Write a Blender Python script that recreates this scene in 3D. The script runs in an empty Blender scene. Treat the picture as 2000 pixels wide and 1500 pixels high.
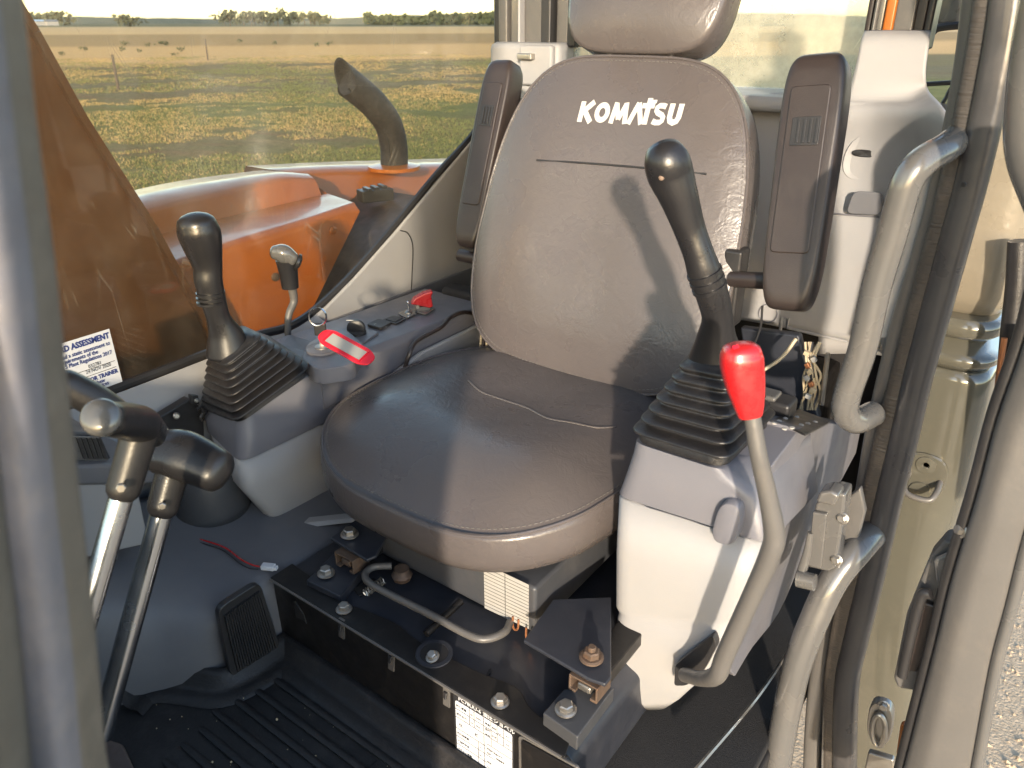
import bpy, bmesh, math, random
from mathutils import Vector, Matrix, noise
R = math.radians
random.seed(7)
SC = bpy.context.scene
COL = SC.collection
LIFT = 2.05                      # eye height above the field; the scene is measured from the eye and lifted at the end

# ------------------------------------------------------------------ camera, sky, sun, exposure
FPX = 1500.0
PIT = math.atan(705/1500); YAW = R(36.4)
fh = Vector((-math.sin(YAW), math.cos(YAW), 0)); RT = Vector((math.cos(YAW), math.sin(YAW), 0)); UPW = Vector((0, 0, 1))
FW = fh*math.cos(PIT) - UPW*math.sin(PIT); UV = fh*math.sin(PIT) + UPW*math.cos(PIT)
cam_d = bpy.data.cameras.new('camera'); cam = bpy.data.objects.new('camera', cam_d); COL.objects.link(cam)
cam_d.sensor_width = 36; cam_d.lens = 36*FPX/2000; cam_d.clip_start = .01; cam_d.clip_end = 9000
cam_d.dof.use_dof = True; cam_d.dof.focus_distance = 1.2; cam_d.dof.aperture_fstop = 10
mw = Matrix((RT, UV, -FW)).transposed().to_4x4(); cam.matrix_world = mw; cam.location = (0, 0, LIFT)
SC.camera = cam

SUN_AZ = R(147); SUN_EL = R(14)     # azimuth clockwise from +Y
wd = bpy.data.worlds.new('World'); SC.world = wd; wd.use_nodes = True
nt = wd.node_tree; bg = nt.nodes['Background']
sky = nt.nodes.new('ShaderNodeTexSky'); sky.sky_type = 'NISHITA'; sky.sun_disc = False
sky.sun_elevation = SUN_EL; sky.sun_rotation = SUN_AZ; sky.air_density = 1.0; sky.dust_density = .8; sky.ozone_density = 1.0
nt.links.new(sky.outputs[0], bg.inputs[0]); bg.inputs[1].default_value = .15
sl = bpy.data.lights.new('sun', 'SUN'); sl.energy = 2.0; sl.angle = R(1.6); sl.color = (1, .86, .68)
sun = bpy.data.objects.new('sun', sl); COL.objects.link(sun)
sdir = Vector((math.sin(SUN_AZ)*math.cos(SUN_EL), math.cos(SUN_AZ)*math.cos(SUN_EL), math.sin(SUN_EL)))
sun.rotation_euler = sdir.to_track_quat('Z', 'Y').to_euler(); sun.location = sdir*20
SC.view_settings.view_transform = 'Standard'; SC.view_settings.look = 'None'; SC.view_settings.gamma = 1
SC.view_settings.use_curve_mapping = False; SC.view_settings.exposure = 2.0
try:
    SC.cycles.max_bounces = 8; SC.cycles.transparent_max_bounces = 12
except Exception: pass

# ------------------------------------------------------------------ sight lines -> points on real planes
def ray(x, y): return FW + RT*((x-1000)/FPX) - UV*((y-750)/FPX)
def X(px, py, x): d = ray(px, py); return d*(x/d.x)
def Y(px, py, y): d = ray(px, py); return d*(y/d.y)
def Z(px, py, z): d = ray(px, py); return d*(z/d.z)
def XS(x, ps): return [X(a, b, x) for a, b in ps]
def YS(y, ps): return [Y(a, b, y) for a, b in ps]
def ZS(z, ps): return [Z(a, b, z) for a, b in ps]
V = Vector

# ------------------------------------------------------------------ materials
def mat(name, col, rough=.5, metal=0, bump=0, bscale=60, var=.12, vscale=8, dust=0, dcol=(.36, .30, .24), coat=0, spec=.5, rvar=.1, detail=4, stretch=None, bdist=.002):
    m = bpy.data.materials.new(name); m.use_nodes = True
    n = m.node_tree.nodes; l = m.node_tree.links; p = n['Principled BSDF']
    tc = n.new('ShaderNodeTexCoord'); co = tc.outputs['Object']
    if stretch:
        mp = n.new('ShaderNodeMapping'); mp.inputs['Scale'].default_value = stretch; l.new(co, mp.inputs[0]); co2 = mp.outputs[0]
    else: co2 = co
    nz = n.new('ShaderNodeTexNoise'); nz.inputs['Scale'].default_value = vscale; nz.inputs['Detail'].default_value = 6; l.new(co2, nz.inputs[0])
    mx = n.new('ShaderNodeMix'); mx.data_type = 'RGBA'
    mx.inputs[6].default_value = (*[c*(1-var) for c in col], 1); mx.inputs[7].default_value = (*[min(1, c*(1+var)) for c in col], 1)
    l.new(nz.outputs[0], mx.inputs[0]); out = mx.outputs[2]
    mr = n.new('ShaderNodeMapRange'); mr.inputs[1].default_value = .3; mr.inputs[2].default_value = .7
    mr.inputs[3].default_value = max(.02, rough-rvar); mr.inputs[4].default_value = min(1, rough+rvar)
    nz2 = n.new('ShaderNodeTexNoise'); nz2.inputs['Scale'].default_value = vscale*2.3; nz2.inputs['Detail'].default_value = 5; l.new(co, nz2.inputs[0])
    l.new(nz2.outputs[0], mr.inputs[0]); l.new(mr.outputs[0], p.inputs['Roughness'])
    if dust:
        nz3 = n.new('ShaderNodeTexNoise'); nz3.inputs['Scale'].default_value = vscale*1.7; nz3.inputs['Detail'].default_value = 9; nz3.inputs['Roughness'].default_value = .72; l.new(co, nz3.inputs[0])
        r = n.new('ShaderNodeMapRange'); r.inputs[1].default_value = .5; r.inputs[2].default_value = .75; r.inputs[3].default_value = dust*.25; r.inputs[4].default_value = dust
        l.new(nz3.outputs[0], r.inputs[0])
        m2 = n.new('ShaderNodeMix'); m2.data_type = 'RGBA'; l.new(r.outputs[0], m2.inputs[0]); l.new(out, m2.inputs[6]); m2.inputs[7].default_value = (*dcol, 1); out = m2.outputs[2]
    l.new(out, p.inputs['Base Color'])
    p.inputs['Metallic'].default_value = metal; p.inputs['Specular IOR Level'].default_value = spec
    if coat: p.inputs['Coat Weight'].default_value = coat; p.inputs['Coat Roughness'].default_value = .08
    if bump:
        nb = n.new('ShaderNodeTexNoise'); nb.inputs['Scale'].default_value = bscale; nb.inputs['Detail'].default_value = detail; l.new(co2, nb.inputs[0])
        b = n.new('ShaderNodeBump'); b.inputs['Strength'].default_value = bump; b.inputs['Distance'].default_value = bdist
        l.new(nb.outputs[0], b.inputs['Height']); l.new(b.outputs[0], p.inputs['Normal'])
    return m

M = {}
M['light'] = mat('light grey trim plastic', (.285, .283, .29), .5, bump=.2, bscale=900, var=.06, dust=.22, dcol=(.3, .26, .22))
M['mid'] = mat('mid grey console plastic', (.135, .135, .155), .42, bump=.15, bscale=900, var=.06, dust=.06)
M['lav'] = mat('blue grey plastic', (.115, .118, .132), .5, bump=.12, bscale=900, var=.08, dust=.1)
M['black'] = mat('black plastic', (.018, .018, .02), .38, bump=.15, bscale=700, var=.2, dust=.05)
M['grip'] = mat('worn black grip', (.012, .012, .014), .33, bump=.1, bscale=300, var=.3, rvar=.12, dust=.03)
M['rubber'] = mat('black rubber', (.010, .010, .012), .4, bump=.25, bscale=500, var=.3, dust=.05, vscale=30)
M['seal'] = mat('ribbed door seal rubber', (.030, .026, .024), .55, bump=.6, bscale=60, var=.2, dust=.25, stretch=(.4, .4, 5), bdist=.003)
M['brownpad'] = mat('dark brown armrest plastic', (.027, .020, .019), .38, bump=.2, bscale=900, var=.1, dust=.04)
M['plinth'] = mat('black painted steel', (.007, .007, .008), .4, spec=.35, bump=.1, bscale=120, var=.3, dust=.05, vscale=20)
M['navy'] = mat('navy painted steel', (.019, .022, .031), .4, bump=.1, bscale=80, var=.25, dust=.10, vscale=14, dcol=(.2, .18, .17))
M['sbox'] = mat('grey steel seat box', (.04, .043, .05), .45, bump=.1, bscale=200, var=.15, dust=.08)
M['steel'] = mat('dull plated steel', (.42, .40, .37), .38, metal=.9, bump=.1, bscale=100, var=.2, dust=.25, dcol=(.25, .17, .1), vscale=30)
M['rust'] = mat('rusty steel', (.12, .09, .07), .6, metal=.5, bump=.4, bscale=200, var=.4, dust=.4, dcol=(.22, .10, .05), vscale=40)
M['chrome'] = mat('scuffed chromed tube', (.52, .55, .60), .24, metal=1, bump=.03, bscale=60, var=.1, rvar=.08, stretch=(8, 8, 1))
M['frame'] = mat('grey painted cab steel', (.085, .084, .083), .26, bump=.12, bscale=60, var=.06, dust=.1, coat=.8)
M['postp'] = mat('sunlit warm door post paint', (.095, .086, .070), .45, bump=.5, bscale=60, var=.2, dust=.2, vscale=30)  # warm sunlight on the post is mixed into the base colour
M['postl'] = mat('shaded cool door post paint', (.125, .125, .145), .5, bump=.8, bscale=50, var=.35, dust=.25, vscale=35)  # same post on its bluish side, cool shade tinted into the colour
M['postq'] = mat('dark bluish post paint', (.032, .032, .036), .35, bump=.2, bscale=60, var=.12, dust=.08, coat=.3)
M['framed'] = mat('dark grey painted cab steel', (.085, .082, .08), .38, bump=.2, bscale=120, var=.1, dust=.12)
M['beige'] = mat('sand grey machine paint', (.17, .148, .112), .3, bump=.5, bscale=38, var=.06, dust=.12, coat=.5, bdist=.003)
M['gloss'] = mat('glossy dark machine paint', (.072, .070, .056), .10, bump=.08, bscale=20, var=.1, coat=1.0, dust=.08, rvar=.04)
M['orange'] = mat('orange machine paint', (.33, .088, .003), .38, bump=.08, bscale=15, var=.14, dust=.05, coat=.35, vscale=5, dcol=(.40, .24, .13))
M['orange_shaded'] = mat('shade darkened orange boom paint', (.060, .021, .002), .5, bump=.12, bscale=12, var=.12, dust=.10, vscale=4, dcol=(.25, .13, .06))  # shade on the boom is put into this darker orange base
M['brownplate'] = mat('dusty brown plate', (.045, .034, .034), .55, bump=.3, bscale=60, var=.3, dust=.25, vscale=12, dcol=(.10, .08, .075))
M['exh'] = mat('sooty steel exhaust', (.011, .011, .013), .7, metal=0, spec=.25, bump=.5, bscale=80, var=.5, dust=.3, vscale=40, dcol=(.14, .12, .11))
M['mat'] = mat('black moulded floor mat', (.011, .0115, .013), .5, spec=.4, bump=.35, bscale=260, var=.3, dust=.2, vscale=14, dcol=(.14, .12, .11))
M['red'] = mat('red lever plastic', (.42, .009, .012), .3, var=.2, dust=.12, dcol=(.5, .12, .11), vscale=60, coat=.3)
M['redt'] = mat('translucent red tag plastic', (.62, .02, .04), .2, var=.05)
M['paper'] = mat('white paper', (.56, .57, .60), .6, var=.03)
M['oldpaper'] = mat('greyed paper label', (.33, .32, .30), .6, var=.08, dust=.2, vscale=30)
M['ink'] = mat('dark blue print', (.02, .035, .16), .6, var=.02)
M['inkb'] = mat('black print', (.02, .02, .022), .6, var=.02)
M['white'] = mat('worn white print', (.46, .45, .43), .55, var=.1, vscale=60, dust=.15)
M['wirew'] = mat('pale wire insulation', (.42, .34, .22), .5, var=.2)
M['copper'] = mat('copper coloured steel', (.40, .17, .08), .45, metal=.6, var=.3, bump=.3, bscale=100)
M['dark'] = mat('dark cavity lining', (.012, .011, .012), .8, var=.3)
M['carpet'] = mat('black floor carpet', (.012, .012, .014), .95, bump=.9, bscale=900, var=.5, vscale=300)
M['stone'] = mat('mud caked step', (.10, .075, .065), .9, bump=1, bscale=60, var=.4, vscale=40)

def vinyl():
    m = mat('brown grey seat vinyl', (.084, .073, .072), .31, var=.10, vscale=5, dust=.06, dcol=(.2, .17, .14))
    n = m.node_tree.nodes; l = m.node_tree.links; p = n['Principled BSDF']
    tc = n.new('ShaderNodeTexCoord')
    v = n.new('ShaderNodeTexVoronoi'); v.feature = 'DISTANCE_TO_EDGE'; v.inputs['Scale'].default_value = 150
    w = n.new('ShaderNodeTexNoise'); w.inputs['Scale'].default_value = 18; w.inputs['Detail'].default_value = 5
    ad = n.new('ShaderNodeMix'); ad.data_type = 'VECTOR'; ad.inputs[0].default_value = .06
    l.new(tc.outputs['Object'], w.inputs[0]); l.new(tc.outputs['Object'], ad.inputs[4]); l.new(w.outputs['Color'], ad.inputs[5]); l.new(ad.outputs[1], v.inputs[0])
    w2 = n.new('ShaderNodeTexNoise'); w2.inputs['Scale'].default_value = 34; w2.inputs['Detail'].default_value = 6; w2.inputs['Distortion'].default_value = 2.2; l.new(tc.outputs['Object'], w2.inputs[0])
    w3 = n.new('ShaderNodeTexNoise'); w3.inputs['Scale'].default_value = 6; w3.inputs['Detail'].default_value = 2; l.new(tc.outputs['Object'], w3.inputs[0])
    b1 = n.new('ShaderNodeBump'); b1.inputs['Strength'].default_value = .12; b1.inputs['Distance'].default_value = .002; l.new(v.outputs[0], b1.inputs['Height'])
    b2 = n.new('ShaderNodeBump'); b2.inputs['Strength'].default_value = .2; b2.inputs['Distance'].default_value = .004; l.new(w2.outputs[0], b2.inputs['Height']); l.new(b1.outputs[0], b2.inputs['Normal'])
    b3 = n.new('ShaderNodeBump'); b3.inputs['Strength'].default_value = .3; b3.inputs['Distance'].default_value = .02; l.new(w3.outputs[0], b3.inputs['Height']); l.new(b2.outputs[0], b3.inputs['Normal'])
    l.new(b3.outputs[0], p.inputs['Normal'])
    return m
M['vinyl'] = vinyl()

def glassmat(name, dust, tint=(.93, .95, .93), scratch=.25, dcol=(.55, .48, .38)):
    m = bpy.data.materials.new(name); m.use_nodes = True; n = m.node_tree.nodes; l = m.node_tree.links
    for x in list(n): n.remove(x)
    o = n.new('ShaderNodeOutputMaterial'); tr = n.new('ShaderNodeBsdfTransparent'); tr.inputs[0].default_value = (*tint, 1)
    gl = n.new('ShaderNodeBsdfGlossy'); gl.inputs['Roughness'].default_value = .02
    fr = n.new('ShaderNodeFresnel'); gm_ = n.new('ShaderNodeNewGeometry'); io = n.new('ShaderNodeMapRange'); io.inputs[3].default_value = 1.45; io.inputs[4].default_value = 1/1.45; l.new(gm_.outputs['Backfacing'], io.inputs[0]); l.new(io.outputs[0], fr.inputs[0])
    m1 = n.new('ShaderNodeMixShader'); l.new(fr.outputs[0], m1.inputs[0]); l.new(tr.outputs[0], m1.inputs[1]); l.new(gl.outputs[0], m1.inputs[2])
    df = n.new('ShaderNodeBsdfDiffuse'); df.inputs[0].default_value = (*dcol, 1)
    tl = n.new('ShaderNodeBsdfTranslucent'); tl.inputs[0].default_value = (*dcol, 1)
    dm = n.new('ShaderNodeMixShader'); dm.inputs[0].default_value = .5; l.new(df.outputs[0], dm.inputs[1]); l.new(tl.outputs[0], dm.inputs[2])
    tc = n.new('ShaderNodeTexCoord')
    nz = n.new('ShaderNodeTexNoise'); nz.inputs['Scale'].default_value = 7; nz.inputs['Detail'].default_value = 9; nz.inputs['Roughness'].default_value = .7; l.new(tc.outputs['Object'], nz.inputs[0])
    r = n.new('ShaderNodeMapRange'); r.inputs[1].default_value = .4; r.inputs[2].default_value = .75; r.inputs[3].default_value = dust*.5; r.inputs[4].default_value = dust*2; l.new(nz.outputs[0], r.inputs[0])
    # fine scratches: thin iso-lines of a stretched wave
    mp = n.new('ShaderNodeMapping'); mp.inputs['Rotation'].default_value = (R(35), R(20), 0); mp.inputs['Scale'].default_value = (3, 9, 1.1); l.new(tc.outputs['Object'], mp.inputs[0])
    vv = n.new('ShaderNodeTexVoronoi'); vv.feature = 'DISTANCE_TO_EDGE'; vv.inputs['Scale'].default_value = 2.2; l.new(mp.outputs[0], vv.inputs[0])
    lt = n.new('ShaderNodeMapRange'); lt.inputs[1].default_value = .0; lt.inputs[2].default_value = .006; lt.inputs[3].default_value = scratch; lt.inputs[4].default_value = 0; l.new(vv.outputs[0], lt.inputs[0])
    n4 = n.new('ShaderNodeTexNoise'); n4.inputs['Scale'].default_value = 11; l.new(tc.outputs['Object'], n4.inputs[0])
    g4 = n.new('ShaderNodeMapRange'); g4.inputs[1].default_value = .5; g4.inputs[2].default_value = .62; l.new(n4.outputs[0], g4.inputs[0])
    mu = n.new('ShaderNodeMath'); mu.operation = 'MULTIPLY'; l.new(lt.outputs[0], mu.inputs[0]); l.new(g4.outputs[0], mu.inputs[1])
    ad = n.new('ShaderNodeMath'); ad.operation = 'ADD'; ad.use_clamp = True; l.new(mu.outputs[0], ad.inputs[0]); l.new(r.outputs[0], ad.inputs[1])
    m2 = n.new('ShaderNodeMixShader'); l.new(ad.outputs[0], m2.inputs[0]); l.new(m1.outputs[0], m2.inputs[1]); l.new(dm.outputs[0], m2.inputs[2])
    l.new(m2.outputs[0], o.inputs[0])
    return m
M['glass'] = glassmat('scratched side window glass', .04, (.96, .94, .88))
M['glassr'] = glassmat('dusty rear window glass', .34, (.95, .95, .9), dcol=(.75, .7, .55))

# ------------------------------------------------------------------ mesh helpers
def link(name, me, m, parent=None, smooth=True, bevel=0, seg=2, sub=0, angle=40):
    o = bpy.data.objects.new(name, me); COL.objects.link(o)
    if m is not None:
        me.materials.clear(); me.materials.append(M[m] if isinstance(m, str) else m)
    if smooth:
        for p in me.polygons: p.use_smooth = True
    if bevel:
        b = o.modifiers.new('bevel', 'BEVEL'); b.width = bevel; b.segments = seg; b.limit_method = 'ANGLE'; b.angle_limit = R(30); b.harden_normals = False
        wn = o.modifiers.new('wn', 'WEIGHTED_NORMAL'); wn.keep_sharp = False
    elif smooth and angle < 180 and not sub:
        # mark sharp edges so flat parts stay crisp
        bm = bmesh.new(); bm.from_mesh(me)
        for e in bm.edges:
            if len(e.link_faces) == 2 and e.calc_face_angle(0) > R(angle): e.smooth = False
        bm.to_mesh(me); bm.free()
    if sub:
        s = o.modifiers.new('sub', 'SUBSURF'); s.levels = sub; s.render_levels = sub
    if parent is not None: o.parent = parent
    return o
def fin(name, bm, m, parent=None, **k):
    bmesh.ops.remove_doubles(bm, verts=bm.verts, dist=1e-6)
    bmesh.ops.recalc_face_normals(bm, faces=bm.faces)
    me = bpy.data.meshes.new(name); bm.to_mesh(me); bm.free()
    return link(name, me, m, parent, **k)
def tag(o, label, cat, group=None):
    o['label'] = label; o['category'] = cat
    if group: o['group'] = group
    return o
def thing(name, label, cat, group=None):
    o = bpy.data.objects.new(name, None); o.empty_display_size = .05; COL.objects.link(o)
    return tag(o, label, cat, group)
def structure(o): o['kind'] = 'structure'; return o

def a_box(bm, c, s, rot=None):
    mt = Matrix.Translation(c) @ (rot.to_4x4() if rot is not None else Matrix()) @ Matrix.Diagonal((*s, 1))
    bmesh.ops.create_cube(bm, size=1, matrix=mt)
def box(name, lo, hi, m, parent=None, bevel=.003, **k):
    bm = bmesh.new(); lo = V(lo); hi = V(hi); a_box(bm, (lo+hi)/2, hi-lo); return fin(name, bm, m, parent, bevel=bevel, **k)
def obox(name, c, s, rot, m, parent=None, bevel=.003, **k):
    bm = bmesh.new(); a_box(bm, c, s, rot); return fin(name, bm, m, parent, bevel=bevel, **k)
def a_prism(bm, pts, vec):
    vec = V(vec); a = [bm.verts.new(p) for p in pts]; b = [bm.verts.new(V(p)+vec) for p in pts]; n = len(a)
    bm.faces.new(a); bm.faces.new(b[::-1])
    for i in range(n): bm.faces.new((a[i], b[i], b[(i+1) % n], a[(i+1) % n]))
def prism(name, pts, vec, m, parent=None, bevel=.003, **k):
    bm = bmesh.new(); a_prism(bm, pts, vec); return fin(name, bm, m, parent, bevel=bevel, **k)
def cr(ps, steps=8, closed=False):
    ps = [V(p) for p in ps]; n = len(ps); out = []
    g = (lambda i: ps[i % n]) if closed else (lambda i: ps[0]*2-ps[1] if i < 0 else (ps[-1]*2-ps[-2] if i >= n else ps[i]))
    for i in range(n if closed else n-1):
        a, b, c, d = g(i-1), g(i), g(i+1), g(i+2)
        for k in range(steps):
            t = k/steps
            out.append(.5*((2*b)+(c-a)*t+(2*a-5*b+4*c-d)*t*t+(3*b-a-3*c+d)*t**3))
    if not closed: out.append(ps[-1].copy())
    return out
def crf(vs, steps=8): return [v.x for v in cr([V((v, 0, 0)) for v in vs], steps)]
def a_tube(bm, path, rad, n=14, cap=True, flat=1.0, ref=None, closed=False, sq=2):
    P = [V(p) for p in path]; N = len(P); rad = rad if isinstance(rad, (list, tuple)) else [rad]*N
    T = []
    for i in range(N):
        if closed: t = P[(i+1) % N]-P[i-1]
        else: t = P[min(i+1, N-1)]-P[max(i-1, 0)]
        T.append(t.normalized())
    u = V(ref) if ref is not None else T[0].orthogonal()
    rings = []
    for i in range(N):
        u = (u-T[i]*u.dot(T[i])).normalized(); w = T[i].cross(u)
        rings.append([bm.verts.new(P[i]+u*(spt(2*math.pi*(k+.5)/n, sq)[0]*rad[i])+w*(spt(2*math.pi*(k+.5)/n, sq)[1]*rad[i]*flat)) for k in range(n)])
    for i in range(N if closed else N-1):
        a = rings[i]; b = rings[(i+1) % N]
        for k in range(n): bm.faces.new((a[k], a[(k+1) % n], b[(k+1) % n], b[k]))
    if cap and not closed:
        bm.faces.new(rings[0][::-1]); bm.faces.new(rings[-1])
def tube(name, path, rad, m, parent=None, steps=8, n=14, flat=1.0, ref=None, closed=False, rounded=0, dome=.9, sq=2, **k):
    if isinstance(rad, (list, tuple)): rad = crf(rad, steps) if steps else list(rad)
    P = cr(path, steps, closed) if steps else [V(p) for p in path]
    if rounded:                                   # hemispherical end(s): 1 = both, 2 = start only, 3 = end only
        rr = list(rad) if isinstance(rad, list) else [rad]*len(P)
        for e in (0, 1):
            if rounded == 2 and e or rounded == 3 and not e: continue
            p0, p1, r0 = (P[0], P[1], rr[0]) if e == 0 else (P[-1], P[-2], rr[-1])
            d = (p0-p1).normalized(); ext = [(p0+d*r0*math.sin(a)*dome, max(.0003, r0*math.cos(a))) for a in (R(22), R(45), R(66), R(80), R(89))]
            if e == 0: P = [q[0] for q in ext[::-1]]+P; rr = [q[1] for q in ext[::-1]]+rr
            else: P = P+[q[0] for q in ext]; rr = rr+[q[1] for q in ext]
        rad = rr
    bm = bmesh.new(); a_tube(bm, P, rad, n, True, flat, ref, closed, sq); return fin(name, bm, m, parent, **k)
def a_loft(bm, rings, cap=True):
    vs = [[bm.verts.new(p) for p in r] for r in rings]; n = len(vs[0])
    for a, b in zip(vs, vs[1:]):
        for k in range(n): bm.faces.new((a[k], a[(k+1) % n], b[(k+1) % n], b[k]))
    if cap: bm.faces.new(vs[0][::-1]); bm.faces.new(vs[-1])
def loft(name, rings, m, parent=None, cap=True, **k):
    bm = bmesh.new(); a_loft(bm, rings, cap); return fin(name, bm, m, parent, **k)
def rquad(c4, r, n=5):
    """rounded closed ring from corner points (any number), r = fraction-like radius in metres"""
    out = []; N = len(c4)
    for i in range(N):
        p = V(c4[i]); a = V(c4[i-1])-p; b = V(c4[(i+1) % N])-p
        rr = r[i] if isinstance(r, (list, tuple)) else r
        ra = min(rr, a.length*.48); rb = min(rr, b.length*.48); A = p+a.normalized()*ra; B = p+b.normalized()*rb
        for k in range(n+1):
            t = k/n; out.append(A*(1-t)**2+p*2*t*(1-t)+B*t*t)
    return out
def a_lathe(bm, prof, o, axis, n=24):
    axis = V(axis).normalized(); u = axis.orthogonal().normalized(); w = axis.cross(u); o = V(o)
    rings = [[o+axis*h+(u*math.cos(2*math.pi*k/n)+w*math.sin(2*math.pi*k/n))*max(r, 1e-4) for k in range(n)] for r, h in prof]
    a_loft(bm, rings)
def lathe(name, prof, o, axis, m, parent=None, n=24, **k):
    bm = bmesh.new(); a_lathe(bm, prof, o, axis, n); return fin(name, bm, m, parent, **k)
def grid(name, rows, m, parent=None, steps=6, thick=0, **k):
    """smooth sheet through a grid of control points"""
    rr = [cr(r, steps) for r in rows]; cols = list(zip(*rr)); cc = [cr(c, steps) for c in cols]
    bm = bmesh.new(); vs = [[bm.verts.new(p) for p in c] for c in cc]
    for a, b in zip(vs, vs[1:]):
        for i in range(len(a)-1): bm.faces.new((a[i], b[i], b[i+1], a[i+1]))
    o = fin(name, bm, m, parent, **k)
    if thick: s = o.modifiers.new('solid', 'SOLIDIFY'); s.thickness = thick; s.offset = 0
    return o
def bolt(pos, nrm, r, m, parent, washer=True, name='bolt', stud=False):
    bm = bmesh.new(); nrm = V(nrm).normalized()
    if washer: a_lathe(bm, [(r*1.45, 0), (r*1.45, r*.18), (r*1.2, r*.32)], pos, nrm, 20)
    u = nrm.orthogonal().normalized(); w = nrm.cross(u); b0 = V(pos)+nrm*r*.2
    ph = random.random()
    hexa = [b0+(u*math.cos(R(60*k)+ph)+w*math.sin(R(60*k)+ph))*r for k in range(6)]
    a_loft(bm, [hexa, [p+nrm*r*.8 for p in hexa], [b0+(p-b0)*.82+nrm*r*.95 for p in hexa]])
    if stud: a_lathe(bm, [(r*.5, r*.8), (r*.5, r*1.6), (r*.4, r*1.7)], pos, nrm, 12)
    return fin(name, bm, m, parent, angle=25)
def copy_tree(o, parent=None):
    c = o.copy(); COL.objects.link(c)
    if parent is not None: c.parent = parent
    for ch in list(o.children): copy_tree(ch, c)
    return c
def text(s, size, o, right, up, m, parent, name='lettering', bold=0, align='LEFT', lift=.0006, wscale=1.0):
    cu = bpy.data.curves.new('t', 'FONT'); cu.body = s; cu.size = size; cu.offset = bold; cu.align_x = align; cu.resolution_u = 2
    ob = bpy.data.objects.new('t', cu); COL.objects.link(ob)
    dg = bpy.context.evaluated_depsgraph_get(); me = bpy.data.meshes.new_from_object(ob.evaluated_get(dg)); bpy.data.objects.remove(ob)
    right = V(right).normalized(); up = V(up); up = (up-right*up.dot(right)).normalized(); nn = right.cross(up)
    mt = Matrix.Translation(V(o)+nn*lift) @ Matrix((right*wscale, up, nn)).transposed().to_4x4()
    me.transform(mt); me.name = name
    return link(name, me, m, parent, smooth=False)
# ------------------------------------------------------------------ superellipse pads
def spt(th, n):
    c, s = math.cos(th), math.sin(th)
    return math.copysign(abs(c)**(2/n), c), math.copysign(abs(s)**(2/n), s)
def pad(name, O, U, Vv, N, a, b, n, rings, m, parent=None, M_=96, **k):
    """O centre; a(q) half width; b half height; rings = [(s, w)] with w number or f(u, v)"""
    out = []
    for s, w in rings:
        r = []
        for i in range(M_):
            p, q = spt(2*math.pi*(i+.5)/M_, n); q *= s; p *= s
            v = b*q; u = a(q)*p
            ww = w(u, v) if callable(w) else w
            r.append(V(O)+V(U)*u+V(Vv)*v+V(N)*ww)
        out.append(r)
    return loft(name, out, m, parent, **k)

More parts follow.
